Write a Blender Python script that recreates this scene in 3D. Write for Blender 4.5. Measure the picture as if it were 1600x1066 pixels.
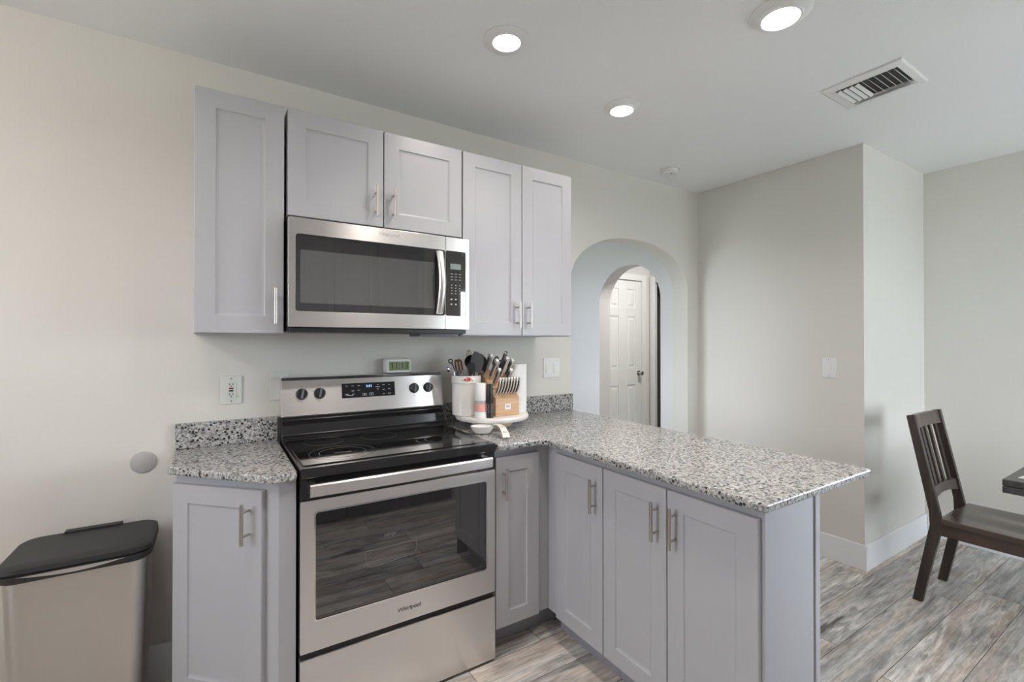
import bpy, bmesh, math, random
from mathutils import Vector, Matrix
random.seed(7)
for _o in list(bpy.data.objects): bpy.data.objects.remove(_o, do_unlink=True)
SC = bpy.context.scene
COL = SC.collection
PI = math.pi

# ------------------------------------------------------------------ camera
cam_data = bpy.data.cameras.new('camera')
cam = bpy.data.objects.new('camera', cam_data); COL.objects.link(cam)
cam_data.sensor_width = 36.0
cam_data.lens = 726.07 / 1600 * 36
cam_data.shift_y = (529.77 - 533.0) / 1600.0 * 1.0
cam_data.clip_start = 0.02
cam.location = (-0.2241, -2.3222, 1.3493)
cam.rotation_euler = (PI/2 + 0.0059, 0, -0.5671)
SC.camera = cam

# ------------------------------------------------------------------ colour management
SC.view_settings.view_transform = 'Standard'
SC.view_settings.look = 'None'
SC.view_settings.gamma = 1
SC.view_settings.use_curve_mapping = False
SC.view_settings.exposure = 0.26

# ------------------------------------------------------------------ world: pale daylight sky
world = bpy.data.worlds.new('world'); SC.world = world
world.use_nodes = True
wn = world.node_tree.nodes; wl = world.node_tree.links
bg = wn['Background']
sky = wn.new('ShaderNodeTexSky'); sky.sky_type = 'HOSEK_WILKIE'
sky.turbidity = 4.0; sky.ground_albedo = 0.4
sky.sun_direction = Vector((-0.3, 0.75, 0.6)).normalized()
mixw = wn.new('ShaderNodeMix'); mixw.data_type = 'RGBA'; mixw.inputs[0].default_value = 0.85
mixw.inputs[7].default_value = (0.93, 0.95, 1.06, 1)
wl.new(sky.outputs[0], mixw.inputs[6]); wl.new(mixw.outputs[2], bg.inputs[0])
bg.inputs[1].default_value = 15.5

def area(name, loc, rot, sx, sy, power, color=(1, 1, 1), portal=False, shape='RECTANGLE'):
    l = bpy.data.lights.new(name, 'AREA'); l.shape = shape; l.size = sx
    if shape == 'RECTANGLE': l.size_y = sy
    l.energy = power; l.color = color
    if portal: l.cycles.is_portal = True
    o = bpy.data.objects.new(name, l); COL.objects.link(o)
    o.location = loc; o.rotation_euler = rot
    return o
# daylight portals fill the window openings (they guide sky light, they emit nothing)
area('sliding_door_portal', (3.15, -4.33, 1.05), (PI/2, 0, PI), 1.3, 2.1, 1, portal=True)
area('added_side_window_portal', (-2.62, -1.225, 1.675), (PI/2, 0, PI*1.5), 1.05, 0.85, 1, portal=True)
area('unseen_hall_window_portal', (0.38, 1.2, 1.45), (PI/2, 0, PI*1.5), 1.2, 1.3, 1, portal=True)
area('added_dining_window_portal', (3.975+0.12, -3.2, 1.42), (PI/2, 0, PI/2), 1.8, 1.35, 1, portal=True)
CAN_POWER = 6.5
GLOBE_POWER = 19.0
CAN_COLOR = (1.0, 0.91, 0.84)
HALL_POWER = 16.0

# ------------------------------------------------------------------ scene dimensions (metres)
H = 2.529          # ceiling
XC = 3.0077         # side wall of the dining nook
YR = -1.1226
XE = 3.975
ZC = 0.914

# ------------------------------------------------------------------ materials
def new_mat(name):
    m = bpy.data.materials.new(name); m.use_nodes = True
    return m, m.node_tree.nodes, m.node_tree.links, m.node_tree.nodes['Principled BSDF']
def simple(name, col, rough=0.5, metal=0.0, spec=0.5, ior=None, bump=0.0, bscale=200, coat=0.0, emis=None, estr=0.0, aniso=0.0, vary=0.0):
    m, n, l, p = new_mat(name)
    p.inputs['Base Color'].default_value = (*col, 1)
    p.inputs['Roughness'].default_value = rough
    p.inputs['Metallic'].default_value = metal
    p.inputs['Specular IOR Level'].default_value = spec
    if ior: p.inputs['IOR'].default_value = ior
    if coat: p.inputs['Coat Weight'].default_value = coat; p.inputs['Coat Roughness'].default_value = 0.05
    if emis:
        p.inputs['Emission Color'].default_value = (*emis, 1); p.inputs['Emission Strength'].default_value = estr
    tc = n.new('ShaderNodeTexCoord')
    if bump:
        t = n.new('ShaderNodeTexNoise'); t.inputs['Scale'].default_value = bscale; t.inputs['Detail'].default_value = 3
        b = n.new('ShaderNodeBump'); b.inputs['Strength'].default_value = bump; b.inputs['Distance'].default_value = 0.002
        l.new(tc.outputs['Object'], t.inputs['Vector']); l.new(t.outputs[0], b.inputs['Height']); l.new(b.outputs[0], p.inputs['Normal'])
    if vary:
        t = n.new('ShaderNodeTexNoise'); t.inputs['Scale'].default_value = 3.0
        mx = n.new('ShaderNodeMix'); mx.data_type = 'RGBA'; mx.inputs[6].default_value = (*[c*(1-vary) for c in col], 1); mx.inputs[7].default_value = (*[min(1, c*(1+vary)) for c in col], 1)
        l.new(tc.outputs['Object'], t.inputs['Vector']); l.new(t.outputs[0], mx.inputs[0]); l.new(mx.outputs[2], p.inputs['Base Color'])
    if aniso:
        p.inputs['Anisotropic'].default_value = aniso
        tg = n.new('ShaderNodeTangent'); tg.direction_type = 'RADIAL'; tg.axis = 'Z'
        l.new(tg.outputs[0], p.inputs['Tangent'])
    return m

def steel(name, col=(0.76, 0.745, 0.735), rough=0.30, horiz=True):
    m, n, l, p = new_mat(name)
    p.inputs['Metallic'].default_value = 1.0
    p.inputs['Anisotropic'].default_value = 0.75
    p.inputs['Anisotropic Rotation'].default_value = 0.25
    tg = n.new('ShaderNodeTangent'); tg.direction_type = 'RADIAL'; tg.axis = 'Z'
    l.new(tg.outputs[0], p.inputs['Tangent'])
    tc = n.new('ShaderNodeTexCoord'); mp = n.new('ShaderNodeMapping')
    mp.inputs['Scale'].default_value = (1.2, 1.2, 700)
    t = n.new('ShaderNodeTexNoise'); t.inputs['Scale'].default_value = 1.0; t.inputs['Detail'].default_value = 2
    l.new(tc.outputs['Object'], mp.inputs[0]); l.new(mp.outputs[0], t.inputs['Vector'])
    r = n.new('ShaderNodeMapRange'); r.inputs[3].default_value = rough*0.92; r.inputs[4].default_value = rough*1.08
    l.new(t.outputs[0], r.inputs[0]); l.new(r.outputs[0], p.inputs['Roughness'])
    mx = n.new('ShaderNodeMix'); mx.data_type = 'RGBA'
    mx.inputs[6].default_value = (*[c*0.985 for c in col], 1); mx.inputs[7].default_value = (*[c*1.01 for c in col], 1)
    l.new(t.outputs[0], mx.inputs[0]); l.new(mx.outputs[2], p.inputs['Base Color'])
    return m

def wall_paint(name, col, bump=0.25):
    m, n, l, p = new_mat(name)
    p.inputs['Roughness'].default_value = 0.62
    p.inputs['Specular IOR Level'].default_value = 0.3
    p.inputs['Base Color'].default_value = (*col, 1)
    tc = n.new('ShaderNodeTexCoord')
    t = n.new('ShaderNodeTexNoise'); t.inputs['Scale'].default_value = 60; t.inputs['Detail'].default_value = 5
    b = n.new('ShaderNodeBump'); b.inputs['Strength'].default_value = bump; b.inputs['Distance'].default_value = 0.0015
    l.new(tc.outputs['Object'], t.inputs['Vector']); l.new(t.outputs[0], b.inputs['Height']); l.new(b.outputs[0], p.inputs['Normal'])
    return m

def granite_mat():
    m, n, l, p = new_mat('speckled_granite')
    tc = n.new('ShaderNodeTexCoord')
    def noise(sc, det, rough=0.6):
        t = n.new('ShaderNodeTexNoise'); t.inputs['Scale'].default_value = sc; t.inputs['Detail'].default_value = det; t.inputs['Roughness'].default_value = rough
        l.new(tc.outputs['Object'], t.inputs['Vector']); return t
    def ramp(src, a, b, ca=(0,0,0,1), cb=(1,1,1,1)):
        r = n.new('ShaderNodeValToRGB'); r.color_ramp.elements[0].position = a; r.color_ramp.elements[1].position = b
        r.color_ramp.elements[0].color = ca; r.color_ramp.elements[1].color = cb
        l.new(src, r.inputs[0]); return r
    def mix(fac, a, b):
        x = n.new('ShaderNodeMix'); x.data_type = 'RGBA'
        l.new(fac, x.inputs[0])
        if isinstance(a, tuple): x.inputs[6].default_value = a
        else: l.new(a, x.inputs[6])
        if isinstance(b, tuple): x.inputs[7].default_value = b
        else: l.new(b, x.inputs[7])
        return x.outputs[2]
    v = n.new('ShaderNodeTexVoronoi'); v.inputs['Scale'].default_value = 170; l.new(tc.outputs['Object'], v.inputs['Vector'])
    sep = n.new('ShaderNodeSeparateColor'); l.new(v.outputs['Color'], sep.inputs[0])
    base = ramp(sep.outputs[0], 0.0, 1.0, (0.27, 0.27, 0.27, 1), (0.62, 0.615, 0.60, 1))
    tan = ramp(noise(45, 3).outputs[0], 0.56, 0.62)
    c = mix(tan.outputs[0], base.outputs[0], (0.46, 0.425, 0.38, 1))
    g = ramp(noise(110, 4, 0.65).outputs[0], 0.50, 0.58)
    c = mix(g.outputs[0], c, (0.17, 0.17, 0.175, 1))
    v2 = n.new('ShaderNodeTexVoronoi'); v2.inputs['Scale'].default_value = 92; v2.inputs['Randomness'].default_value = 1.0; l.new(tc.outputs['Object'], v2.inputs['Vector'])
    sep2 = n.new('ShaderNodeSeparateColor'); l.new(v2.outputs['Color'], sep2.inputs[0])
    pick = ramp(sep2.outputs[1], 0.70, 0.72)
    near = ramp(v2.outputs['Distance'], 0.40, 0.50, (1,1,1,1), (0,0,0,1))
    mm = n.new('ShaderNodeMath'); mm.operation = 'MULTIPLY'; l.new(pick.outputs[0], mm.inputs[0]); l.new(near.outputs[0], mm.inputs[1])
    c = mix(mm.outputs[0], c, (0.035, 0.036, 0.04, 1))
    l.new(c, p.inputs['Base Color'])
    p.inputs['Roughness'].default_value = 0.16
    p.inputs['Specular IOR Level'].default_value = 0.5
    return m

def floor_mat():
    m, n, l, p = new_mat('weathered_plank_floor')
    tc = n.new('ShaderNodeTexCoord'); sx = n.new('ShaderNodeSeparateXYZ'); l.new(tc.outputs['Object'], sx.inputs[0])
    W, L = 0.184, 1.22
    def math_(op, a, b=None):
        x = n.new('ShaderNodeMath'); x.operation = op
        for i, q in enumerate((a, b)):
            if q is None: continue
            if isinstance(q, (int, float)): x.inputs[i].default_value = q
            else: l.new(q, x.inputs[i])
        return x.outputs[0]
    def ramp(src, stops):
        r = n.new('ShaderNodeValToRGB'); e = r.color_ramp.elements
        e[0].position, e[0].color = stops[0][0], (*stops[0][1], 1)
        e[1].position, e[1].color = stops[-1][0], (*stops[-1][1], 1)
        for q, c in stops[1:-1]:
            k = e.new(q); k.color = (*c, 1)
        l.new(src, r.inputs[0]); return r.outputs[0]
    def mix(fac, a, b, bt='MIX'):
        x = n.new('ShaderNodeMix'); x.data_type = 'RGBA'; x.blend_type = bt
        for i, q in ((0, fac), (6, a), (7, b)):
            if isinstance(q, (tuple, float, int)): x.inputs[i].default_value = q
            else: l.new(q, x.inputs[i])
        return x.outputs[2]
    ys = math_('DIVIDE', math_('ADD', sx.outputs[1], 0.065), W)
    row = math_('FLOOR', ys)
    wn1 = n.new('ShaderNodeTexWhiteNoise'); wn1.noise_dimensions = '1D'; l.new(row, wn1.inputs['W'])
    xs = math_('DIVIDE', math_('ADD', sx.outputs[0], math_('MULTIPLY', wn1.outputs[0], L*5)), L)
    colx = math_('FLOOR', xs)
    cv = n.new('ShaderNodeCombineXYZ'); l.new(row, cv.inputs[0]); l.new(colx, cv.inputs[1])
    wn2 = n.new('ShaderNodeTexWhiteNoise'); wn2.noise_dimensions = '3D'; l.new(cv.outputs[0], wn2.inputs['Vector'])
    # grain coordinates, shifted per plank
    off = n.new('ShaderNodeVectorMath'); off.operation = 'SCALE'; l.new(wn2.outputs['Color'], off.inputs[0]); off.inputs['Scale'].default_value = 37.0
    add = n.new('ShaderNodeVectorMath'); add.operation = 'ADD'; l.new(tc.outputs['Object'], add.inputs[0]); l.new(off.outputs[0], add.inputs[1])
    mp = n.new('ShaderNodeMapping'); mp.inputs['Scale'].default_value = (1.3, 12, 1); l.new(add.outputs[0], mp.inputs[0])
    n1 = n.new('ShaderNodeTexNoise'); n1.inputs['Scale'].default_value = 1.5; n1.inputs['Detail'].default_value = 9; n1.inputs['Distortion'].default_value = 0.7; n1.inputs['Roughness'].default_value = 0.6
    l.new(mp.outputs[0], n1.inputs['Vector'])
    mp2 = n.new('ShaderNodeMapping'); mp2.inputs['Scale'].default_value = (0.55, 6.0, 1); l.new(add.outputs[0], mp2.inputs[0])
    n2 = n.new('ShaderNodeTexNoise'); n2.inputs['Scale'].default_value = 1.3; n2.inputs['Detail'].default_value = 2
    l.new(mp2.outputs[0], n2.inputs['Vector'])
    # growth rings: contour lines of a stretched noise field
    rings = math_('SINE', math_('MULTIPLY', n2.outputs[0], 95.0))
    mp3 = n.new('ShaderNodeMapping'); mp3.inputs['Scale'].default_value = (2.5, 150, 1); l.new(add.outputs[0], mp3.inputs[0])
    n3 = n.new('ShaderNodeTexNoise'); n3.inputs['Scale'].default_value = 1; n3.inputs['Detail'].default_value = 3; l.new(mp3.outputs[0], n3.inputs['Vector'])
    base = ramp(n1.outputs[0], [(0.26, (0.19, 0.18, 0.175)), (0.40, (0.40, 0.385, 0.37)), (0.55, (0.61, 0.585, 0.555)), (0.70, (0.78, 0.755, 0.72))])
    n4 = n.new('ShaderNodeTexNoise'); n4.inputs['Scale'].default_value = 2.6; n4.inputs['Detail'].default_value = 1; l.new(mp2.outputs[0], n4.inputs['Vector'])
    warm = ramp(n4.outputs[0], [(0.48, (0, 0, 0)), (0.62, (1, 1, 1))])
    c = mix(math_('MULTIPLY', warm, 0.80), base, (0.60, 0.49, 0.40, 1), 'MIX')
    c = mix(0.35, c, base, 'MIX')
    rr = ramp(rings, [(0.0, (0.60, 0.59, 0.58)), (0.30, (1, 1, 1))])
    n5 = n.new('ShaderNodeTexNoise'); n5.inputs['Scale'].default_value = 3.0; n5.inputs['Detail'].default_value = 2; l.new(add.outputs[0], n5.inputs['Vector'])
    msk = ramp(n5.outputs[0], [(0.48, (0.12, 0.12, 0.12)), (0.62, (0.75, 0.75, 0.75))])
    c = mix(msk, c, rr, 'MULTIPLY')
    n6 = n.new('ShaderNodeTexNoise'); n6.inputs['Scale'].default_value = 1.0; n6.inputs['Detail'].default_value = 3; n6.inputs['Distortion'].default_value = 0.5
    mp6 = n.new('ShaderNodeMapping'); mp6.inputs['Scale'].default_value = (2.0, 16, 1); l.new(add.outputs[0], mp6.inputs[0]); l.new(mp6.outputs[0], n6.inputs['Vector'])
    crack = ramp(n6.outputs[0], [(0.30, (0.30, 0.28, 0.26)), (0.345, (1, 1, 1))])
    c = mix(0.9, c, crack, 'MULTIPLY')
    g3 = ramp(n3.outputs[0], [(0.32, (0.68, 0.68, 0.68)), (0.55, (1.0, 1.0, 1.0))])
    c = mix(0.7, c, g3, 'MULTIPLY')
    n7 = n.new('ShaderNodeTexNoise'); n7.inputs['Scale'].default_value = 1.0; n7.inputs['Detail'].default_value = 4; n7.inputs['Roughness'].default_value = 0.7; n7.inputs['Distortion'].default_value = 0.4
    mp7 = n.new('ShaderNodeMapping'); mp7.inputs['Scale'].default_value = (9, 55, 1); l.new(add.outputs[0], mp7.inputs[0]); l.new(mp7.outputs[0], n7.inputs['Vector'])
    c = mix(1.0, c, ramp(n7.outputs[0], [(0.36, (0.70, 0.70, 0.70)), (0.52, (1.0, 1.0, 1.0)), (0.66, (1.12, 1.12, 1.12))]), 'MULTIPLY')
    pt = ramp(wn2.outputs[0], [(0, (0.98, 1.0, 1.03)), (0.5, (1.18, 1.19, 1.20)), (1, (1.32, 1.33, 1.33))])
    c = mix(1.0, c, pt, 'MULTIPLY')
    # seams
    fy = math_('FRACT', ys); fx = math_('FRACT', xs)
    dy = math_('MULTIPLY', math_('MINIMUM', fy, math_('SUBTRACT', 1.0, fy)), W)
    dx = math_('MULTIPLY', math_('MINIMUM', fx, math_('SUBTRACT', 1.0, fx)), L)
    seam = math_('LESS_THAN', math_('MINIMUM', dx, dy), 0.0014)
    c = mix(seam, c, (0.10, 0.085, 0.075, 1))
    l.new(c, p.inputs['Base Color'])
    p.inputs['Roughness'].default_value = 0.42
    p.inputs['Specular IOR Level'].default_value = 0.4
    b = n.new('ShaderNodeBump'); b.inputs['Strength'].default_value = 0.15; b.inputs['Distance'].default_value = 0.002
    l.new(n3.outputs[0], b.inputs['Height']); l.new(b.outputs[0], p.inputs['Normal'])
    return m

def wood(name, dark, light, rough=0.35, scale=(2, 2, 30), coat=0.0):
    m, n, l, p = new_mat(name)
    tc = n.new('ShaderNodeTexCoord'); mp = n.new('ShaderNodeMapping'); mp.inputs['Scale'].default_value = scale
    t = n.new('ShaderNodeTexNoise'); t.inputs['Scale'].default_value = 2.0; t.inputs['Detail'].default_value = 5; t.inputs['Distortion'].default_value = 0.6
    r = n.new('ShaderNodeValToRGB'); r.color_ramp.elements[0].position = 0.3; r.color_ramp.elements[1].position = 0.7
    r.color_ramp.elements[0].color = (*dark, 1); r.color_ramp.elements[1].color = (*light, 1)
    l.new(tc.outputs['Object'], mp.inputs[0]); l.new(mp.outputs[0], t.inputs['Vector']); l.new(t.outputs[0], r.inputs[0]); l.new(r.outputs[0], p.inputs['Base Color'])
    p.inputs['Roughness'].default_value = rough
    if coat: p.inputs['Coat Weight'].default_value = coat; p.inputs['Coat Roughness'].default_value = 0.15
    return m

M = dict(
    wall=wall_paint('cream_wall_paint', (0.715, 0.695, 0.650)),
    ceiling=wall_paint('ceiling_paint', (0.86, 0.86, 0.86), 0.4),
    hall=wall_paint('hall_wall_paint', (0.72, 0.71, 0.71)),
    trim=simple('white_trim_paint', (0.84, 0.85, 0.86), 0.35),
    cab=simple('grey_cabinet_paint', (0.455, 0.455, 0.485), 0.34, bump=0.04, bscale=90, vary=0.015),
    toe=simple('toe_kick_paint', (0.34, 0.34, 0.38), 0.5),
    granite=granite_mat(), floor=floor_mat(),
    steel=steel('brushed_stainless_steel'),
    steel_can=steel('brushed_bin_steel', (0.64, 0.61, 0.58), 0.33),
    nickel=simple('satin_nickel', (0.55, 0.52, 0.48), 0.30, 1.0),
    satin=simple('satin_cutlery_steel', (0.78, 0.77, 0.75), 0.36, 0.85),
    chrome=simple('polished_steel', (0.75, 0.75, 0.76), 0.14, 1.0),
    blackglass=simple('dark_mirror_glass', (0.012, 0.012, 0.013), 0.03, ior=2.1),
    displayglass=simple('matte_display_glass', (0.02, 0.02, 0.022), 0.12, ior=1.35),
    ovenglass=simple('smoked_oven_glass', (0.010, 0.010, 0.011), 0.02, ior=2.15),
    meshglass=simple('perforated_screen_glass', (0.07, 0.07, 0.07), 0.04, ior=2.5),
    cooktop=simple('black_ceramic_glass', (0.010, 0.010, 0.011), 0.05, ior=1.7),
    enamel=simple('black_enamel', (0.014, 0.014, 0.015), 0.16, ior=1.6, bump=0.02, bscale=30),
    black=simple('black_plastic', (0.02, 0.02, 0.022), 0.38),
    darkgap=simple('dark_recess', (0.015, 0.015, 0.017), 0.6),
    lid=simple('textured_black_plastic', (0.022, 0.022, 0.024), 0.45, bump=0.3, bscale=900),
    white=simple('white_plastic', (0.80, 0.80, 0.79), 0.35),
    offwhite=simple('ivory_plastic', (0.72, 0.73, 0.69), 0.4),
    platepaint=simple('painted_cover_plate', (0.72, 0.715, 0.68), 0.5),
    disc=simple('grey_wall_disc', (0.46, 0.455, 0.45), 0.55),
    ceramic=simple('glazed_white_ceramic', (0.82, 0.80, 0.77), 0.18, coat=0.3),
    marblewood=wood('whitewashed_wood', (0.70, 0.66, 0.62), (0.86, 0.84, 0.81), 0.45, (3, 18, 3)),
    lens=simple('lit_lamp_lens', (1, 1, 1), 0.4, emis=(1.0, 0.93, 0.86), estr=7.0),
    added_hall_lens=simple('lit_added_hall_lens', (1, 1, 1), 0.4, emis=(1.0, 0.95, 0.9), estr=4.0),
    walnut=wood('dark_stained_wood', (0.030, 0.019, 0.014), (0.095, 0.060, 0.042), 0.30, (14, 2, 2), coat=0.35),
    walnut_v=wood('dark_stained_wood_upright', (0.020, 0.014, 0.011), (0.060, 0.044, 0.036), 0.34, (14, 14, 1.5), coat=0.2),
    tablewood=wood('charcoal_table_wood', (0.020, 0.019, 0.019), (0.055, 0.052, 0.05), 0.35, (2, 14, 2), coat=0.2),
    beech=wood('knife_block_wood', (0.50, 0.30, 0.16), (0.68, 0.45, 0.27), 0.45, (3, 3, 40)),
    darkslot=simple('knife_slot_wood', (0.36, 0.17, 0.07), 0.5),
    spoonwood=wood('pale_spoon_wood', (0.55, 0.44, 0.32), (0.68, 0.58, 0.45), 0.5, (20, 20, 3)),
    brownwood=wood('reddish_brown_wood', (0.10, 0.045, 0.025), (0.24, 0.11, 0.06), 0.45, (20, 20, 3)),
    greyplastic=simple('grey_nylon', (0.16, 0.16, 0.18), 0.4),
    slate=simple('charcoal_nylon', (0.075, 0.078, 0.085), 0.38),
    pink=simple('pink_salt_crystals', (0.85, 0.42, 0.36), 0.6, bump=0.8, bscale=400, vary=0.1),
    clear=simple('clear_acrylic', (0.9, 0.9, 0.9), 0.05),
    pepper=simple('peppercorns', (0.03, 0.025, 0.022), 0.6, bump=0.9, bscale=500),
    paper=simple('white_paper_towel', (0.84, 0.84, 0.84), 0.8, bump=0.4, bscale=300),
    lcd=simple('green_lcd', (0.20, 0.27, 0.11), 0.3),
    lcdgrey=simple('grey_lcd', (0.22, 0.27, 0.27), 0.25),
    ink=simple('dark_ink', (0.02, 0.025, 0.012), 0.5),
    print=simple('pale_print', (0.55, 0.56, 0.58), 0.5),
    printdim=simple('dim_print', (0.20, 0.20, 0.205), 0.4),
    blueled=simple('lit_blue_digits', (0.5, 0.8, 1.0), 0.4, emis=(0.45, 0.75, 1.0), estr=1.6),
    navy=simple('display_window_blue', (0.01, 0.02, 0.05), 0.1),
    red=simple('red_enamel', (0.62, 0.03, 0.04), 0.4),
    green=simple('leaf_green', (0.14, 0.36, 0.10), 0.5),
    pinkflower=simple('flower_pink', (0.75, 0.45, 0.45), 0.5),
    darkred=simple('dark_red_button', (0.30, 0.02, 0.02), 0.4),
    coil=simple('heating_element_print', (0.09, 0.09, 0.095), 0.25),
    ventdark=simple('duct_interior', (0.10, 0.10, 0.09), 0.7),
    cord=simple('black_cord', (0.015, 0.02, 0.018), 0.5),
    bounce_patio=simple('pale_bounce_concrete', (0.72, 0.71, 0.70), 0.8, vary=0.1),
    lawn=simple('lawn', (0.14, 0.18, 0.10), 0.9, vary=0.3),
    closet_shade=simple('closet_shade_colour', (0.06, 0.06, 0.06), 0.8),
    tan=simple('tan_card', (0.72, 0.58, 0.45), 0.7),
)
def glass_mat():
    m, n, l, p = new_mat('clear_window_glass')
    p.inputs['Base Color'].default_value = (0.95, 1, 0.98, 1); p.inputs['Roughness'].default_value = 0
    tr = n.new('ShaderNodeBsdfTransparent'); tr.inputs[0].default_value = (0.95, 0.98, 0.97, 1)
    gl = n.new('ShaderNodeBsdfGlossy'); gl.inputs['Roughness'].default_value = 0.02
    fr = n.new('ShaderNodeFresnel'); mx = n.new('ShaderNodeMixShader')
    l.new(fr.outputs[0], mx.inputs[0]); l.new(tr.outputs[0], mx.inputs[1]); l.new(gl.outputs[0], mx.inputs[2])
    l.new(mx.outputs[0], n['Material Output'].inputs['Surface'])
    return m
M['glass'] = glass_mat()

# ------------------------------------------------------------------ mesh helpers
def B(): return bmesh.new()
def box(bm, x0, y0, z0, x1, y1, z1, mat=None):
    r = bmesh.ops.create_cube(bm, size=1)
    S = Matrix.Diagonal((abs(x1-x0), abs(y1-y0), abs(z1-z0), 1))
    T = Matrix.Translation(((x0+x1)/2, (y0+y1)/2, (z0+z1)/2))
    bmesh.ops.transform(bm, matrix=(mat or Matrix()) @ T @ S, verts=r['verts'])
    return r['verts']
def frame_m(p0, p1):
    d = (Vector(p1) - Vector(p0)); z = d.normalized()
    return Matrix.Translation(p0) @ z.to_track_quat('Z', 'Y').to_matrix().to_4x4(), d.length
def cyl(bm, p0, p1, r, seg=16, r2=None, caps=True):
    mt, L = frame_m(p0, p1)
    q = bmesh.ops.create_cone(bm, cap_ends=caps, segments=seg, radius1=r, radius2=r if r2 is None else r2, depth=L)
    bmesh.ops.transform(bm, matrix=mt @ Matrix.Translation((0, 0, L/2)), verts=q['verts'])
def lathe(bm, prof, c=(0, 0, 0), seg=40, mat=None, cap=True):
    rings = []
    for r, z in prof:
        rings.append([bm.verts.new((c[0]+r*math.cos(2*PI*i/seg), c[1]+r*math.sin(2*PI*i/seg), c[2]+z)) for i in range(seg)])
    for a, b in zip(rings, rings[1:]):
        for i in range(seg):
            bm.faces.new((a[i], a[(i+1) % seg], b[(i+1) % seg], b[i]))
    if cap:
        if prof[0][0] > 0: bm.faces.new(list(reversed(rings[0])))
        if prof[-1][0] > 0: bm.faces.new(rings[-1])
    if mat:
        vs = [v for r in rings for v in r]
        bmesh.ops.transform(bm, matrix=mat, verts=vs)
def prism(bm, pts, f, d):
    """pts 2D outline, f maps (a,b,t)->xyz, t in d=(t0,t1)"""
    A = [bm.verts.new(f(a, b, d[0])) for a, b in pts]
    Bv = [bm.verts.new(f(a, b, d[1])) for a, b in pts]
    n = len(pts)
    bm.faces.new(A); bm.faces.new(list(reversed(Bv)))
    for i in range(n):
        bm.faces.new((A[(i+1) % n], A[i], Bv[i], Bv[(i+1) % n]))
def tube(bm, pts, r, seg=10, closed=False, flat=None):
    pts = [Vector(p) for p in pts]; n = len(pts); rings = []
    up = Vector((0, 0, 1))
    rr = r if isinstance(r, (list, tuple)) else [r]*n
    pn = None
    for i, p in enumerate(pts):
        if closed: t = (pts[(i+1) % n]-pts[i-1]).normalized()
        else: t = (pts[min(i+1, n-1)]-pts[max(i-1, 0)]).normalized()
        if pn is None:
            a = up if abs(t.dot(up)) < 0.9 else Vector((1, 0, 0))
            pn = t.cross(a).normalized()
        pn = (pn - t*pn.dot(t)).normalized(); bnm = t.cross(pn)
        rings.append([bm.verts.new(p + (pn*math.cos(2*PI*k/seg) + bnm*math.sin(2*PI*k/seg)*(flat or 1))*rr[i]) for k in range(seg)])
    m = n if closed else n-1
    for i in range(m):
        a, b = rings[i], rings[(i+1) % n]
        for k in range(seg):
            bm.faces.new((a[k], a[(k+1) % seg], b[(k+1) % seg], b[k]))
    if not closed:
        bm.faces.new(list(reversed(rings[0]))); bm.faces.new(rings[-1])
def rrect(x0, y0, x1, y1, r, n=6):
    out = []
    for cx, cy, a0 in ((x1-r, y0+r, -PI/2), (x1-r, y1-r, 0), (x0+r, y1-r, PI/2), (x0+r, y0+r, PI)):
        for i in range(n+1):
            a = a0 + PI/2*i/n; out.append((cx+r*math.cos(a), cy+r*math.sin(a)))
    return out
XZ = lambda a, b, t: (a, t, b)      # outline in x,z extruded in y
XY = lambda a, b, t: (a, b, t)
YZ = lambda a, b, t: (t, a, b)

def obj(name, bm, mat, parent=None, bevel=0.0, smooth=False, seg=2, ang=35):
    bmesh.ops.recalc_face_normals(bm, faces=bm.faces)
    me = bpy.data.meshes.new(name)
    if parent is not None:
        w = parent.get('_w')
        L = Vector(parent['_w']) if w is not None else Vector()
        bmesh.ops.translate(bm, verts=bm.verts, vec=-L)
    bm.to_mesh(me); bm.free()
    me.materials.append(M[mat] if isinstance(mat, str) else mat)
    o = bpy.data.objects.new(name, me); COL.objects.link(o)
    if parent is not None:
        o.parent = parent
        o['_w'] = tuple(parent['_w']) if parent.get('_w') is not None else (0, 0, 0)
    else:
        o['_w'] = (0, 0, 0)
    if smooth:
        for p in me.polygons: p.use_smooth = True
        try: me.set_sharp_from_angle(angle=math.radians(ang))
        except Exception: pass
    if bevel:
        md = o.modifiers.new('bevel', 'BEVEL'); md.width = bevel; md.segments = seg; md.limit_method = 'ANGLE'; md.angle_limit = math.radians(40)
    return o
def tag(o, label, cat, group=None, kind=None):
    o['label'] = label; o['category'] = cat
    if group: o['group'] = group
    if kind: o['kind'] = kind
    return o
def thing(name, label, cat, loc=(0, 0, 0), group=None):
    o = bpy.data.objects.new(name, None); COL.objects.link(o)
    o.location = loc; o['_w'] = tuple(loc); o.empty_display_size = 0.05
    return tag(o, label, cat, group)
def struct(name, bm, mat, parent=None, bevel=0.0):
    o = obj(name, bm, mat, parent, bevel)
    if parent is None: o['kind'] = 'structure'
    return o
def dup(root, loc, rot=None, label=None):
    r = root.copy(); COL.objects.link(r); r.location = loc
    if rot is not None: r.rotation_euler = rot
    if label: r['label'] = label
    for ch in list(root.children):
        c = ch.copy(); COL.objects.link(c); c.parent = r
        for g in list(ch.children):
            d = g.copy(); COL.objects.link(d); d.parent = c
    return r
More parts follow.
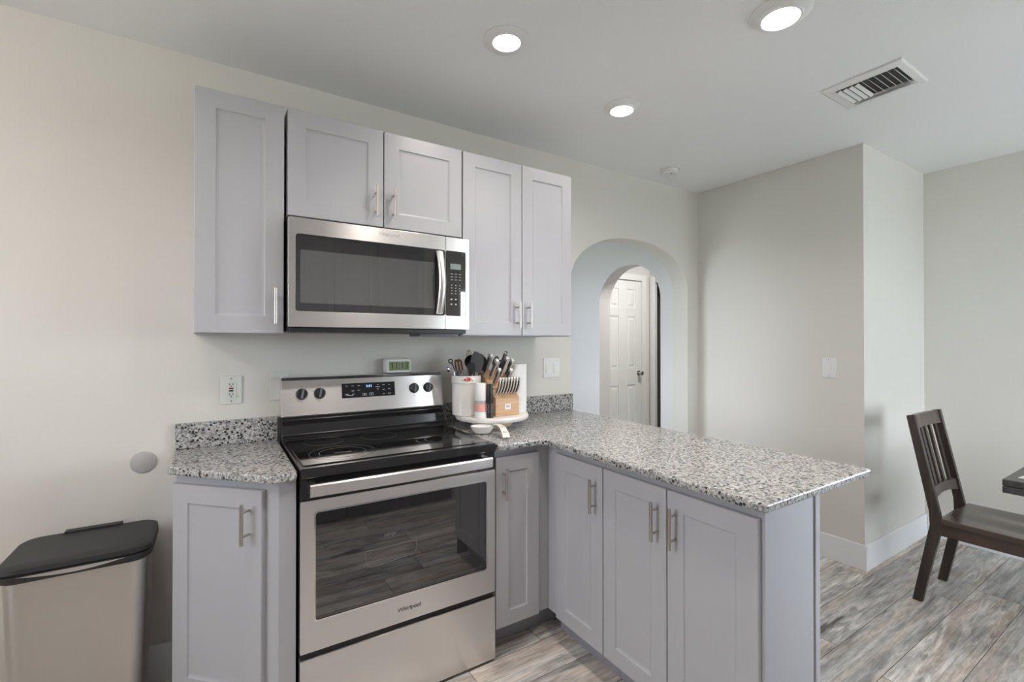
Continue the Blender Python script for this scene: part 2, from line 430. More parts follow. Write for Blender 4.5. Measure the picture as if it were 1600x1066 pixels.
def text_obj(name, s, size, mat, parent, origin, right, up, ext=0.0003, align='CENTER', shear=0.0, stretch=1.0):
    cu = bpy.data.curves.new(name, 'FONT'); cu.body = s; cu.size = size; cu.extrude = ext
    cu.align_x = align; cu.align_y = 'CENTER'; cu.shear = shear
    t = bpy.data.objects.new('t', cu); COL.objects.link(t)
    dg = bpy.context.evaluated_depsgraph_get()
    me = bpy.data.meshes.new_from_object(t.evaluated_get(dg))
    bpy.data.objects.remove(t, do_unlink=True)
    r = Vector(right).normalized(); u = Vector(up).normalized(); nn = r.cross(u)
    W = Vector(parent['_w']); o3 = Vector(origin) - W
    mt = Matrix(((r.x*stretch, u.x, nn.x, o3.x), (r.y*stretch, u.y, nn.y, o3.y), (r.z*stretch, u.z, nn.z, o3.z), (0, 0, 0, 1)))
    me.transform(mt); me.name = name
    me.materials.clear(); me.materials.append(M[mat])
    o = bpy.data.objects.new(name, me); COL.objects.link(o); o.parent = parent; o['_w'] = tuple(parent['_w'])
    return o

# ================================================================== SETTING
def arch_pts(a0, a1, zs, b, n=36, e=2.15):
    c = (a0+a1)/2; h = (a1-a0)/2; out = []
    for i in range(n+1):
        t = PI - PI*i/n
        cx, sx_ = math.cos(t), math.sin(t)
        out.append((c + h*math.copysign(abs(cx)**(2/e), cx), zs + b*abs(sx_)**(2/e)))
    return out

bm = B(); box(bm, -2.75, -4.45, -0.1, 5.6, 2.45, 0.0); struct('floor', bm, 'floor')
bm = B(); box(bm, -2.75, -4.45, H, 5.6, 2.45, H+0.1); struct('ceiling', bm, 'ceiling')
# kitchen wall with the wide arched opening
bm = B()
pts = [(-2.6, 0), (1.702, 0)] + arch_pts(1.702, 2.879, 1.735, 0.342) + [(2.879, 0), (XC, 0), (XC, H), (-2.6, H)]
prism(bm, pts, XZ, (0.0, 0.14)); struct('wall_back', bm, 'wall')
# hall wall with the narrow arched opening
bm = B()
pts = [(0.14, 0), (0.262, 0)] + arch_pts(0.262, 0.989, 1.70, 0.335, e=2.05) + [(0.989, 0), (2.3, 0), (2.3, H), (0.14, H)]
prism(bm, pts, YZ, (2.879, 3.02)); struct('wall_hall_side', bm, 'hall')
bm = B(); box(bm, 0.4, 2.3, 0, 5.5, 2.44, H); struct('wall_hall_back', bm, 'hall')
# hall left end with an unseen window
bm = B()
for a in ((0.14, 0, 0.6, H), (1.8, 0, 2.3, H), (0.6, 0, 1.8, 0.8), (0.6, 2.1, 1.8, H)): box(bm, 0.4, a[0], a[1], 0.54, a[2], a[3])
struct('wall_hall_left', bm, 'hall')
# room beyond the narrow arch
bm = B(); box(bm, 3.02, 1.42, 0, 3.32, 1.54, H); box(bm, 3.93, 1.42, 0, 4.2, 1.54, H); box(bm, 3.32, 1.42, 2.05, 3.93, 1.54, H)
struct('wall_beyond', bm, 'hall')
bm = B(); box(bm, 4.08, -0.99, 0, 4.11, 0.50, H); box(bm, 4.08, 1.335, 0, 4.11, 1.42, H); box(bm, 4.08, 0.50, 2.04, 4.11, 1.335, H)
struct('wall_beyond_right', bm, 'hall')
bm = B(); box(bm, 5.2, -0.5, 0, 5.3, 2.3, H); box(bm, 4.11, 0.2, 0, 5.2, 0.3, H); box(bm, 4.11, 1.45, 0, 5.2, 1.55, H); struct('wall_closet', bm, 'closet_shade')  # darkness of the unlit opening is put into the wall colour
# dining nook walls
bm = B(); box(bm, XC, YR, 0, XC+0.14, 0.0, H); struct('wall_side', bm, 'wall')
bm = B(); box(bm, XC+0.14, YR, 0, 4.08, YR+0.13, H); struct('wall_nook', bm, 'wall')
bm = B()
for a in ((-4.45, 0, -4.1, H), (-2.3, 0, YR, H), (-4.1, 0, -2.3, 0.75), (-4.1, 2.1, -2.3, H)): box(bm, XE, a[0], a[1], XE+0.13, a[2], a[3])
struct('wall_right', bm, 'wall')
# south side: sliding door wall, return, kitchen window wall
bm = B()
box(bm, 2.05, -4.45, 2.1, XE, -4.31, H); box(bm, 2.05, -4.45, 0, 2.5, -4.31, 2.1); box(bm, 3.8, -4.45, 0, XE, -4.31, 2.1)
struct('wall_south', bm, 'wall')
bm = B(); box(bm, 1.95, -4.45, 0, 2.05, -3.1, H); struct('wall_return', bm, 'wall')
bm = B()
for a in ((-2.6, 0, 1.95, H),): box(bm, a[0], -3.24, a[1], a[2], -3.1, a[3])
struct('wall_front', bm, 'wall')
bm = B()
for a in ((-3.24, 0, -2.7, H), (-0.7, 0, 0.14, H), (-2.7, 0, -1.75, H), (-1.75, 0, -0.7, 1.25), (-1.75, 2.1, -0.7, H)): box(bm, -2.74, a[0], a[1], -2.6, a[2], a[3])
struct('wall_left', bm, 'wall')
bm = B(); box(bm, -30, -40, -0.35, 30, 30, -0.2); struct('ground', bm, 'lawn')
bm = B(); box(bm, 0.5, -8.5, -0.2, 6.0, -4.46, -0.02); box(bm, -7.0, -7.0, -0.2, -2.76, 1.0, -0.02); box(bm, -2.76, -7.0, -0.2, 0.5, -3.25, -0.02); box(bm, 5.6, -6.0, -0.2, 8.0, 0.0, -0.02); box(bm, -4.0, 1.5, -0.2, 0.38, 3.0, -0.02); struct('bounce_patio', bm, 'bounce_patio')  # unseen pale paving, added to bounce daylight up to the ceiling

def window(n, f, a0, a1, z0, z1, t0, t1, mull=()):
    """frame in the plane a,z; f maps (a,z,t) to xyz"""
    w = thing('window_%d' % n, '', '', f((a0+a1)/2, z0, (t0+t1)/2)); del w['label']; del w['category']; w['kind'] = 'structure'
    bm = B(); k = 0.05
    def fb(x0, y0, x1, y1, s=(t0, t1)):
        prism(bm, [(x0, y0), (x1, y0), (x1, y1), (x0, y1)], f, s)
    fb(a0, z0, a0+k, z1); fb(a1-k, z0, a1, z1); fb(a0+k, z0, a1-k, z0+k); fb(a0+k, z1-k, a1-k, z1)
    for q in mull: fb(q-k/2, z0+k, q+k/2, z1-k)
    obj('window_frame', bm, 'trim', w)
    bm = B(); tm = (t0+t1)/2
    prism(bm, [(a0+k, z0+k), (a1-k, z0+k), (a1-k, z1-k), (a0+k, z1-k)], f, (tm-0.003, tm+0.003))
    obj('window_pane', bm, 'glass', w)
window(1, YZ, -1.75, -0.7, 1.25, 2.1, -2.70, -2.65, (-1.225,))  # unseen window, added to let daylight in from the left
window(2, YZ, 0.6, 1.8, 0.8, 2.1, 0.44, 0.49)  # unseen window, sized to bring bluish daylight into the hall
window(3, XZ, 2.5, 3.8, 0.0, 2.1, -4.41, -4.35, (3.15,))

# baseboards
window(4, YZ, -4.1, -2.3, 0.75, 2.1, XE+0.06, XE+0.11, (-3.2,))  # unseen second dining window, added to brighten the peninsula end
BBH = 0.150
def bb(name, x0, y0, x1, y1):
    bm = B(); box(bm, x0, y0, 0, x1, y1, BBH); struct(name, bm, 'trim', bevel=0.004)
bb('baseboard_back_left', -2.6, -0.016, -0.345, 0.0)
bb('baseboard_side', XC-0.016, YR-0.016, XC, 0.0)
bb('baseboard_nook', XC, YR-0.016, XE, YR)
bb('baseboard_right', XE-0.016, -4.31, XE, YR-0.016)
bb('baseboard_back_right', 2.879, -0.016, XC-0.016, 0.0)
bb('baseboard_hall', 2.865, 0.99, 2.879, 2.3)

# door in the hall beyond the arches
d = thing('door_1', '', '', (3.325, 1.42, 0)); del d['label']; del d['category']; d['kind'] = 'structure'
bm = B()
x0, x1, yt, yb = 3.322, 3.928, 1.405, 1.44
box(bm, x0, yt+0.008, 0.01, x1, yb, 2.04)
st, ms = 0.105, 0.13; pw = (x1-x0-2*st-ms)/2
rows = [(0.24, 0.86), (1.05, 1.635), (1.735, 1.945)]
for a, b_ in ((x0, x0+st), (x1-st, x1), (x0+st+pw, x0+st+pw+ms)): box(bm, a, yt, 0.01, b_, yt+0.009, 2.04)
zz = [0.01] + [q for r_ in rows for q in r_] + [2.04]
for k in range(0, 8, 2):
    for a in (x0+st, x0+st+pw+ms): box(bm, a, yt, zz[k], a+pw, yt+0.009, zz[k+1])
for (za, zb) in rows:
    for a in (x0+st, x0+st+pw+ms):
        i = 0.025
        pts = [(a+i, za+i), (a+pw-i, za+i), (a+pw-i, zb-i), (a+i, zb-i)]
        j = 0.012
        Av = [bm.verts.new((p[0], yt+0.008, p[1])) for p in pts]
        q = [(a+i+j, za+i+j), (a+pw-i-j, za+i+j), (a+pw-i-j, zb-i-j), (a+i+j, zb-i-j)]
        Bv = [bm.verts.new((p[0], yt+0.001, p[1])) for p in q]
        bm.faces.new(Bv)
        for k in range(4): bm.faces.new((Av[k], Av[(k+1) % 4], Bv[(k+1) % 4], Bv[k]))
panel = obj('door_panel', bm, 'trim', d, bevel=0.002)
bm = B(); cyl(bm, (3.87, 1.405, 0.99), (3.87, 1.398, 0.99), 0.028, 20); cyl(bm, (3.87, 1.398, 0.99), (3.87, 1.36, 0.99), 0.009, 12)
lathe(bm, [(0.010, 0), (0.024, 0.006), (0.028, 0.018), (0.020, 0.03), (0.0, 0.034)], (0, 0, 0), 20, Matrix.Translation((3.87, 1.37, 0.99)) @ Matrix.Rotation(PI/2, 4, 'X'))
obj('door_knob', bm, 'nickel', panel, smooth=True)
def casing(n, parts):
    bm = B()
    for a in parts: box(bm, *a)
    struct('trim_%d' % n, bm, 'trim', bevel=0.003)
casing(1, [(3.25, 1.40, 0, 3.318, 1.42, 2.12), (3.932, 1.40, 0, 4.0, 1.42, 2.12), (3.318, 1.40, 2.05, 3.932, 1.42, 2.12)])
casing(2, [(4.062, 1.335, 0, 4.08, 1.40, 2.11), (4.062, 0.43, 0, 4.08, 0.50, 2.11), (4.062, 0.50, 2.04, 4.08, 1.31, 2.11)])

# ================================================================== CABINETS
def panel_door(bm, o, u, n, w, h, t=0.019, fr=0.064, bv=0.010, dp=0.007):
    """o: lower corner on the back plane; u: width direction; n: outward"""
    o = Vector(o); u = Vector(u).normalized(); n = Vector(n).normalized(); z = Vector((0, 0, 1))
    def V(a, b, c): return bm.verts.new(o + u*a + z*b + n*c)
    def ring(i, c): return [V(i, i, c), V(w-i, i, c), V(w-i, h-i, c), V(i, h-i, c)]
    e = 0.002
    rs = [ring(0, 0), ring(0, t-e), ring(e, t), ring(fr, t), ring(fr+bv*0.35, t-dp*0.75), ring(fr+bv, t-dp)]
    bm.faces.new(rs[0]); bm.faces.new(rs[-1])
    for a, b in zip(rs, rs[1:]):
        for k in range(4): bm.faces.new((a[k], a[(k+1) % 4], b[(k+1) % 4], b[k]))
def bar_handle(bm, c, n, L=0.134, r=0.006, proj=0.034):
    """vertical bar pull centred at c (on the door face), n outward"""
    c = Vector(c); n = Vector(n).normalized()
    cyl(bm, c+n*proj+Vector((0, 0, -L/2)), c+n*proj+Vector((0, 0, L/2)), r, 18)
    for s in (-1, 1): cyl(bm, c+Vector((0, 0, s*0.040)), c+n*proj+Vector((0, 0, s*0.040)), r*0.72, 12)
def add_door(parent, o, u, n, w, h, hc=None, fr=0.064):
    bm = B(); panel_door(bm, o, u, n, w, h, fr=fr); d = obj('door', bm, 'cab', parent)
    if hc:
        bm = B(); bar_handle(bm, hc, n); obj('handle', bm, 'nickel', d, smooth=True)
    return d
YU = -0.339; ZUB = 1.3766; ZUT = 2.2582
def wall_cab(label, x0, x1, z0, z1, doors, yf=YU, sgn=1, yw=0.0):
    t = thing('wall_cabinet', label, 'cabinet', ((x0+x1)/2, yw, z0))
    bm = B(); box(bm, x0, yw-0.002*sgn, z0, x1, yf+0.0205*sgn, z1)
    # recessed underside
    obj('carcass', bm, 'cab', t, bevel=0.001)
    for (a, b, hx) in doors:
        add_door(t, (a if sgn > 0 else b, yf+0.0195*sgn, z0+0.004), (sgn, 0, 0), (0, -sgn, 0), b-a, z1-z0-0.004, (hx, yf, z0+0.108) if z1-z0 > 0.6 else (hx, yf, z0+0.104))
    return t
wall_cab('tall grey wall cabinet with one door, left of the microwave', -0.2924, -0.002, ZUB, ZUT, [(-0.2915, -0.004, -0.035)])
wall_cab('short two-door grey wall cabinet directly above the microwave', 0.006, 0.7585, 1.838, ZUT, [(0.008, 0.382, 0.349), (0.3865, 0.757, 0.424)])
wall_cab('tall two-door grey wall cabinet right of the microwave, nearest the arch', 0.762, 1.430, ZUB, ZUT, [(0.764, 1.0985, 1.068), (1.1025, 1.428, 1.137)])

# --- angled base cabinet left of the range
t = thing('base_cabinet', 'angled grey end base cabinet with one door, between bin and range', 'cabinet', (-0.15, -0.2, 0))
outl = [(-0.342, -0.002), (-0.342, -0.288), (-0.045, -0.590), (0.008, -0.590), (0.008, -0.002)]
bm = B(); prism(bm, outl, XY, (0.115, 0.886)); obj('carcass', bm, 'cab', t, bevel=0.001)
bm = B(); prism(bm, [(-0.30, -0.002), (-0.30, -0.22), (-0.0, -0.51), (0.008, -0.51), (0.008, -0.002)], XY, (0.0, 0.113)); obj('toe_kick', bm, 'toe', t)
pa = Vector((-0.342, -0.288, 0)); pb = Vector((-0.045, -0.590, 0)); u = (pb-pa).normalized(); nn = Vector((u.y, -u.x, 0))
if nn.y > 0: nn = -nn
o0 = pa + u*0.006
wd = 0.366
add_door(t, (o0.x, o0.y, 0.12), u, nn, wd, 0.732, o0 + u*(wd-0.048) + nn*0.019 + Vector((0, 0, 0.745)))
bm = B(); box(bm, -0.043, -0.592, 0.116, 0.007, -0.589, 0.885); obj('filler_strip', bm, 'cab', t)

# --- narrow base cabinet right of the range
t = thing('base_cabinet', 'narrow grey base cabinet with one door, right of the range', 'cabinet', (0.93, -0.3, 0))
bm = B(); prism(bm, [(0.783, -0.002), (1.374, -0.002), (1.374, -0.592), (0.783, -0.592)], XY, (0.118, 0.886)); obj('carcass', bm, 'cab', t)
add_door(t, (0.785, -0.5925, 0.12), (1, 0, 0), (0, -1, 0), 0.226, 0.732, (0.818, -0.6115, 0.742))
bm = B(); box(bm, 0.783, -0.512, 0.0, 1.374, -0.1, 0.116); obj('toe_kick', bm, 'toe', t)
# --- peninsula cabinets (doors face left, towards the kitchen)
XD = 1.0556; XF = XD+0.0195
def pen_cab(label, y0, y1, doors):
    t = thing('base_cabinet', label, 'cabinet', (1.2, (y0+y1)/2, 0))
    bm = B(); box(bm, XF, y1, 0.118, 1.340, y0, 0.886); obj('carcass', bm, 'cab', t, bevel=0.0008)
    for a, b, hy in doors: add_door(t, (XF, a, 0.12), (0, -1, 0), (-1, 0, 0), a-b, 0.732, (XD, hy, 0.737))
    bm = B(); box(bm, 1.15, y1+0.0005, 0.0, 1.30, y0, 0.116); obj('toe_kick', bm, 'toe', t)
    return t
pen_cab('grey peninsula base cabinet with a single door, nearest the inner corner', -0.594, -0.9735, [(-0.675, -0.9705, -0.936)])
pc = pen_cab('grey two-door peninsula base cabinet at the free end of the counter', -0.975, -1.600, [(-0.9755, -1.2775, -1.243), (-1.2815, -1.5925, -1.318)])
bm = B(); box(bm, XF-0.001, -1.604, 0.0, 1.343, -1.6005, 0.886); obj('end_panel', bm, 'cab', pc)
t = obj('back_panel', (lambda b: (box(b, 1.350, -1.608, 0.0, 1.378, -0.594, 0.886), b)[1])(B()), 'cab', bevel=0.002)
tag(t, 'tall thin grey panel closing the back of the peninsula cabinets', 'panel')

# --- countertops
def bullnose_slab(name, outline, label, z0=0.887, z1=ZC):
    bm = B(); prism(bm, outline, XY, (z0, z1))
    o = obj(name, bm, 'granite', None, bevel=0.007, seg=3); tag(o, label, 'countertop'); return o
def arc(cx, cy, r, a0, a1, n=8): return [(cx+r*math.cos(math.radians(a0+(a1-a0)*i/n)), cy+r*math.sin(math.radians(a0+(a1-a0)*i/n))) for i in range(n+1)]
bullnose_slab('countertop', [(-0.362, -0.001), (-0.366, -0.318)] + arc(-0.052, -0.585, 0.055, 225, 300, 6)[0:7] + arc(-0.03, -0.607, 0.038, 290, 360, 6)[1:] + [(0.008, -0.001)],
              'small angled speckled granite countertop left of the range')
bullnose_slab('countertop', [(0.783, -0.001), (0.783, -0.6414)] + [(0.975, -0.6414), (0.998, -0.650), (1.0151, -0.672)] + [(1.0151, -1.6386), (1.6703, -1.6386), (1.700, -0.001)],
              'large L-shaped speckled granite countertop running along the peninsula')
bm = B(); box(bm, -0.361, -0.0215, ZC+0.0005, 0.008, -0.0015, 1.0169); tag(obj('backsplash', bm, 'granite', bevel=0.002), 'low granite backsplash strip on the wall left of the range', 'backsplash')
bm = B(); box(bm, 0.785, -0.0215, ZC+0.0005, 1.7051, -0.0015, 1.0169); tag(obj('backsplash', bm, 'granite', bevel=0.002), 'low granite backsplash strip on the wall right of the range', 'backsplash')

# ================================================================== MICROWAVE
t = thing('microwave', 'stainless over-range microwave with dark glass door, under the short cabinet', 'microwave', (0.38, -0.2, 1.40))
bm = B(); box(bm, 0.006, -0.36, 1.388, 0.757, -0.002, 1.832); obj('body', bm, 'black', t, bevel=0.002)
YM = -0.406
def with_hole(bm, out, hole, y0, y1, n=None):
    """flat frame: out/hole matching point lists in x,z"""
    k = len(out)
    R = [[bm.verts.new((a, y, b)) for a, b in L_] for (L_, y) in ((out, y0), (hole, y0), (hole, y1), (out, y1))]
    for a, b in ((0, 1), (1, 2), (2, 3), (3, 0)):
        for i in range(k): bm.faces.new((R[a][i], R[a][(i+1) % k], R[b][(i+1) % k], R[b][i]))
bm = B()
with_hole(bm, rrect(0.003, 1.406, 0.6415, 1.8207, 0.004), rrect(0.028, 1.4655, 0.6405, 1.7595, 0.010), YM, -0.362)
dr = obj('door', bm, 'steel', t, bevel=0.0012)
bm = B(); prism(bm, rrect(0.0285, 1.466, 0.640, 1.759, 0.010), XZ, (YM+0.003, -0.364)); obj('door_glass', bm, 'blackglass', dr)
bm = B(); prism(bm, rrect(0.045, 1.497, 0.594, 1.700, 0.004), XZ, (YM+0.0022, YM+0.0035)); obj('window_screen', bm, 'meshglass', dr)
text_obj('logo', 'Whirlpool', 0.021, 'print', dr, (0.388, YM-0.0008, 1.797), (1, 0, 0), (0, 0, 1))
# curved handle
bm = B(); pts = []
for i in range(21):
    f = i/20; z = 1.474 + 0.277*f; bow = 0.034*math.sin(PI*f)
    pts.append((z, YM-0.006-bow))
prev = None
rings = []
for z, y in pts:
    rings.append([bm.verts.new((x, yy, z)) for x, yy in ((0.597, y+0.004), (0.600, y-0.004), (0.613, y-0.007), (0.627, y-0.004), (0.630, y+0.004), (0.613, y+0.007))])
for a, b in zip(rings, rings[1:]):
    for k in range(6): bm.faces.new((a[k], a[(k+1) % 6], b[(k+1) % 6], b[k]))
bm.faces.new(rings[0]); bm.faces.new(list(reversed(rings[-1])))
for z in (1.480, 1.745): box(bm, 0.602, YM-0.008, z-0.008, 0.626, YM+0.004, z+0.008)
obj('handle', bm, 'steel', dr, smooth=True, ang=60)
bm = B()
with_hole(bm, rrect(0.6430, 1.406, 0.7605, 1.8207, 0.004), rrect(0.6445, 1.4655, 0.744, 1.7595, 0.008), YM, -0.362)
obj('control_surround', bm, 'steel', t, bevel=0.0012)
bm = B(); prism(bm, rrect(0.645, 1.466, 0.7435, 1.759, 0.008), XZ, (YM+0.003, -0.364)); cp = obj('control_panel', bm, 'blackglass', t)
bm = B(); box(bm, 0.668, YM+0.0018, 1.677, 0.720, YM+0.0035, 1.702); obj('display', bm, 'lcdgrey', cp)
bk = B()
for r_ in range(3):
    for c in range(3): box(bk, 0.670+c*0.020, YM+0.0022, 1.655-r_*0.013, 0.681+c*0.020, YM+0.0035, 1.657-r_*0.013)
for r_ in range(4):
    for c in range(3): box(bk, 0.673+c*0.020, YM+0.0022, 1.603-r_*0.0125, 0.677+c*0.020, YM+0.0035, 1.607-r_*0.0125)
for r_ in range(2):
    for c in range(2): box(bk, 0.669+c*0.022, YM+0.0022, 1.538-r_*0.022, 0.677+c*0.022, YM+0.0035, 1.544-r_*0.022)
obj('key_legends', bk, 'print', cp)
bm = B(); box(bm, 0.55, -0.335, 1.374, 0.74, -0.20, 1.3878); obj('lamp_cover', bm, 'greyplastic', t)
bm = B(); box(bm, 0.010, -0.392, 1.386, 0.752, -0.362, 1.4045); obj('vent_grille', bm, 'black', t, bevel=0.002)

# ================================================================== RANGE
RX0, RX1 = 0.0155, 0.7765
YG = -0.620
t = thing('range', 'freestanding stainless electric range with black glass cooktop', 'stove', (0.396, -0.33, 0))
bm = B(); box(bm, RX0+0.001, YG+0.035, 0.055, RX1-0.001, -0.03, 0.893); obj('body', bm, 'black', t)
for sx_ in (0.06, 0.73):
    for sy in (-0.52, -0.10):
        bm = B(); cyl(bm, (sx_, sy, 0.0), (sx_, sy, 0.054), 0.018, 14); obj('leg', bm, 'black', t)
# door
bm = B(); with_hole(bm, rrect(RX0+0.001, 0.293, RX1-0.001, 0.808, 0.004), rrect(0.063, 0.396, 0.734, 0.766, 0.010), YG, YG+0.034)
dr = obj('oven_door', bm, 'steel', t, bevel=0.002)
bm = B(); prism(bm, rrect(0.0635, 0.3965, 0.7335, 0.7655, 0.010), XZ, (YG+0.002, YG+0.033)); og = obj('door_glass', bm, 'ovenglass', dr)
bm = B(); with_hole(bm, rrect(0.060, 0.393, 0.737, 0.769, 0.012), rrect(0.065, 0.398, 0.732, 0.764, 0.010), YG-0.0012, YG+0.001); obj('glass_trim', bm, 'chrome', dr)
bm = B(); box(bm, RX0+0.001, YG+0.004, 0.8095, RX1-0.001, YG+0.034, 0.884); obj('door_top_band', bm, 'enamel', dr, bevel=0.003)
# wide flat handle
bm = B()
rings = []
hx0, hx1 = 0.040, 0.736
for i in range(25):
    f = i/24; x = hx0+(hx1-hx0)*f; bow = 0.004*math.sin(PI*f)
    y = YG-0.040-bow
    rings.append([bm.verts.new((x, yy, z)) for yy, z in ((y+0.004, 0.8315), (y-0.006, 0.8325), (y-0.009, 0.836), (y-0.010, 0.869), (y-0.006, 0.874), (y+0.004, 0.8745))])
for a, b in zip(rings, rings[1:]):
    for k in range(6): bm.faces.new((a[k], a[(k+1) % 6], b[(k+1) % 6], b[k]))
bm.faces.new(rings[0]); bm.faces.new(list(reversed(rings[-1])))
for x in (hx0, hx1-0.022): box(bm, x, YG-0.040, 0.838, x+0.022, YG+0.005, 0.868)
obj('handle', bm, 'steel', dr, smooth=True, ang=30)
text_obj('logo', 'Whirlpool', 0.022, 'ink', dr, (0.398, YG-0.0008, 0.341), (1, 0, 0), (0, 0, 1))
# faint outline and lettering of a pan inside the oven, drawn on the glass
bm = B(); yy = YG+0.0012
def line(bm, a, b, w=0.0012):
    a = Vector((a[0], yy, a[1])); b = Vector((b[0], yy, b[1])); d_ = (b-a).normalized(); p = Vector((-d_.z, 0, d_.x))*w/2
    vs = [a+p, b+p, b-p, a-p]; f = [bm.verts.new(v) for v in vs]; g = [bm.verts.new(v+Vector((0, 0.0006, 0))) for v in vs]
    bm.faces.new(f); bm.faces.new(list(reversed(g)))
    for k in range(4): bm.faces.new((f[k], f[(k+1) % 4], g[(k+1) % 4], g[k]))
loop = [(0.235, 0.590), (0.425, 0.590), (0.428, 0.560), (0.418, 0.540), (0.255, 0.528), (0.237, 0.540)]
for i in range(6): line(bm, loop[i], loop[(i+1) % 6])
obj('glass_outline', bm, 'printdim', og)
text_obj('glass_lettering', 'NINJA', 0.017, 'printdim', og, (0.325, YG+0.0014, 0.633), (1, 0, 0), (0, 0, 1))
# drawer
bm = B(); prism(bm, rrect(RX0+0.001, 0.012, RX1-0.001, 0.272, 0.004), XZ, (YG-0.002, YG+0.034)); obj('drawer', bm, 'steel', t, bevel=0.003)
bm = B(); box(bm, RX0+0.004, YG+0.010, 0.273, RX1-0.004, YG+0.034, 0.2915); obj('drawer_gap', bm, 'darkgap', t)
# cooktop
bm = B(); prism(bm, rrect(RX0, YG-0.008, RX1, -0.105, 0.008), XY, (0.885, 0.920)); ct = obj('cooktop_frame', bm, 'enamel', t, bevel=0.004)
bm = B(); prism(bm, rrect(RX0+0.014, YG+0.028, RX1-0.014, -0.125, 0.01), XY, (0.9195, 0.9235)); cg = obj('cooktop_glass', bm, 'cooktop', ct, bevel=0.001)
def burner(cx, cy, rs):
    bm = B()
    for r in rs:
        lathe(bm, [(r-0.0012, 0.9236), (r-0.0012, 0.9239), (r+0.0012, 0.9239), (r+0.0012, 0.9236)], (cx, cy, 0), 64, cap=False)
    obj('burner_ring', bm, 'coil', cg)
burner(0.190, -0.455, (0.120, 0.085)); burner(0.165, -0.215, (0.078,)); burner(0.400, -0.220, (0.078,)); burner(0.600, -0.430, (0.098, 0.06))
bm = B()
for k in range(9): box(bm, 0.16+k*0.007, -0.462-k*0.001, 0.9236, 0.164+k*0.007, -0.455, 0.9239)
obj('cooktop_lettering', bm, 'printdim', cg)
# backguard: black riser and slanted stainless panel
bm = B(); prism(bm, [(-0.030, 0.885), (-0.125, 0.885), (-0.125, 0.925), (-0.100, 0.940), (-0.092, 0.985), (-0.070, 1.000), (-0.064, 1.022), (-0.030, 1.022)], YZ, (RX0, RX1))
obj('backguard_riser', bm, 'enamel', t, bevel=0.004)
bm = B(); prism(bm, [(-0.004, 1.018), (-0.085, 1.016), (-0.088, 1.022), (-0.062, 1.176), (-0.050, 1.190), (-0.010, 1.194), (-0.004, 1.190)], YZ, (RX0, RX1))
pn = obj('backguard_panel', bm, 'steel', t, bevel=0.004, seg=3)
pu = Vector((0, 0.026, 0.154)).normalized(); pr = Vector((1, 0, 0)); pnn = pr.cross(pu)
def on_panel(x, z, out=0.0):
    f = (z-1.022)/0.154
    return Vector((x, -0.088+0.026*f, z)) + pnn*out
MP = Matrix((( 1, 0, 0, 0), (0, pu.y, pnn.y, 0), (0, pu.z, pnn.z, 0), (0, 0, 0, 1)))
for kx in (0.099, 0.174, 0.621, 0.697):
    bm = B(); mt = Matrix.Translation(on_panel(kx, 1.115)) @ MP
    lathe(bm, [(0.0245, 0.0002), (0.0245, 0.003), (0.0225, 0.006), (0.0205, 0.018), (0.0, 0.018)], (0, 0, 0), 36, mt)
    kb = obj('knob', bm, 'black', pn, smooth=True)
    bm = B(); rot = mt @ Matrix.Rotation(math.radians(-12), 4, 'Z')
    box(bm, -0.0045, -0.020, 0.0182, 0.0045, 0.020, 0.026, rot); gp = obj('grip', bm, 'greyplastic', kb, bevel=0.002)
    gp.parent = pn; gp.name = 'knob_grip'
    bm = B(); lathe(bm, [(0.0250, 0.0), (0.0250, 0.0016), (0.0265, 0.0016), (0.0265, 0.0)], (0, 0, 0), 36, mt, cap=False); kr = obj('knob_ring', bm, 'chrome', pn)
    bm = B()
    for a, b in ((0, 0.036), (0, -0.036), (-0.030, 0.012)): box(bm, a-0.003, b-0.001, 0.0, a+0.003, b+0.001, 0.0004, mt)
    obj('dial_print', bm, 'slate', pn)
dm = Matrix.Translation(on_panel(0.396, 1.119)) @ MP
bm = B(); box(bm, -0.126, -0.034, 0.0, 0.126, 0.034, 0.0012, dm); db = obj('control_display', bm, 'displayglass', pn)
bm = B(); box(bm, -0.026, 0.008, 0.0013, 0.026, 0.028, 0.0016, dm); obj('clock_window', bm, 'navy', pn)
text_obj('clock_digits', '1:11', 0.017, 'blueled', pn, dm @ Vector((0, 0.018, 0.0018)), pr, pu, 0.0001)
bm = B()
for a, b, w in ((-0.104, 0.022, .012), (-0.076, 0.022, .010), (-0.048, 0.022, .011), (-0.076, -0.002, .012), (-0.048, 0.000, .012), (-0.104, -0.017, .016), (-0.09, -0.0225, .030), (-0.074, -0.017, .010),
                (0.042, 0.022, .006), (0.042, 0.012, .020), (0.042, 0.001, .006), (0.070, 0.020, .012), (0.098, 0.020, .008), (0.070, -0.002, .010), (0.098, -0.001, .011), (0.070, -0.023, .010), (0.098, -0.022, .014)):
    box(bm, a-w/2, b-0.0014, 0.0013, a+w/2, b+0.0014, 0.0016, dm)
for a in (-0.022, 0.010):
    for (q0, q1, q2, q3) in ((-0.010, -0.016, 0.010, -0.0148), (-0.010, -0.0272, 0.010, -0.026), (-0.010, -0.027, -0.0088, -0.015), (0.0088, -0.027, 0.010, -0.015), (-0.003, -0.024, 0.003, -0.018)):
        box(bm, a+q0, q1, 0.0013, a+q2, q3, 0.0016, dm)
obj('key_legends', bm, 'print', pn)

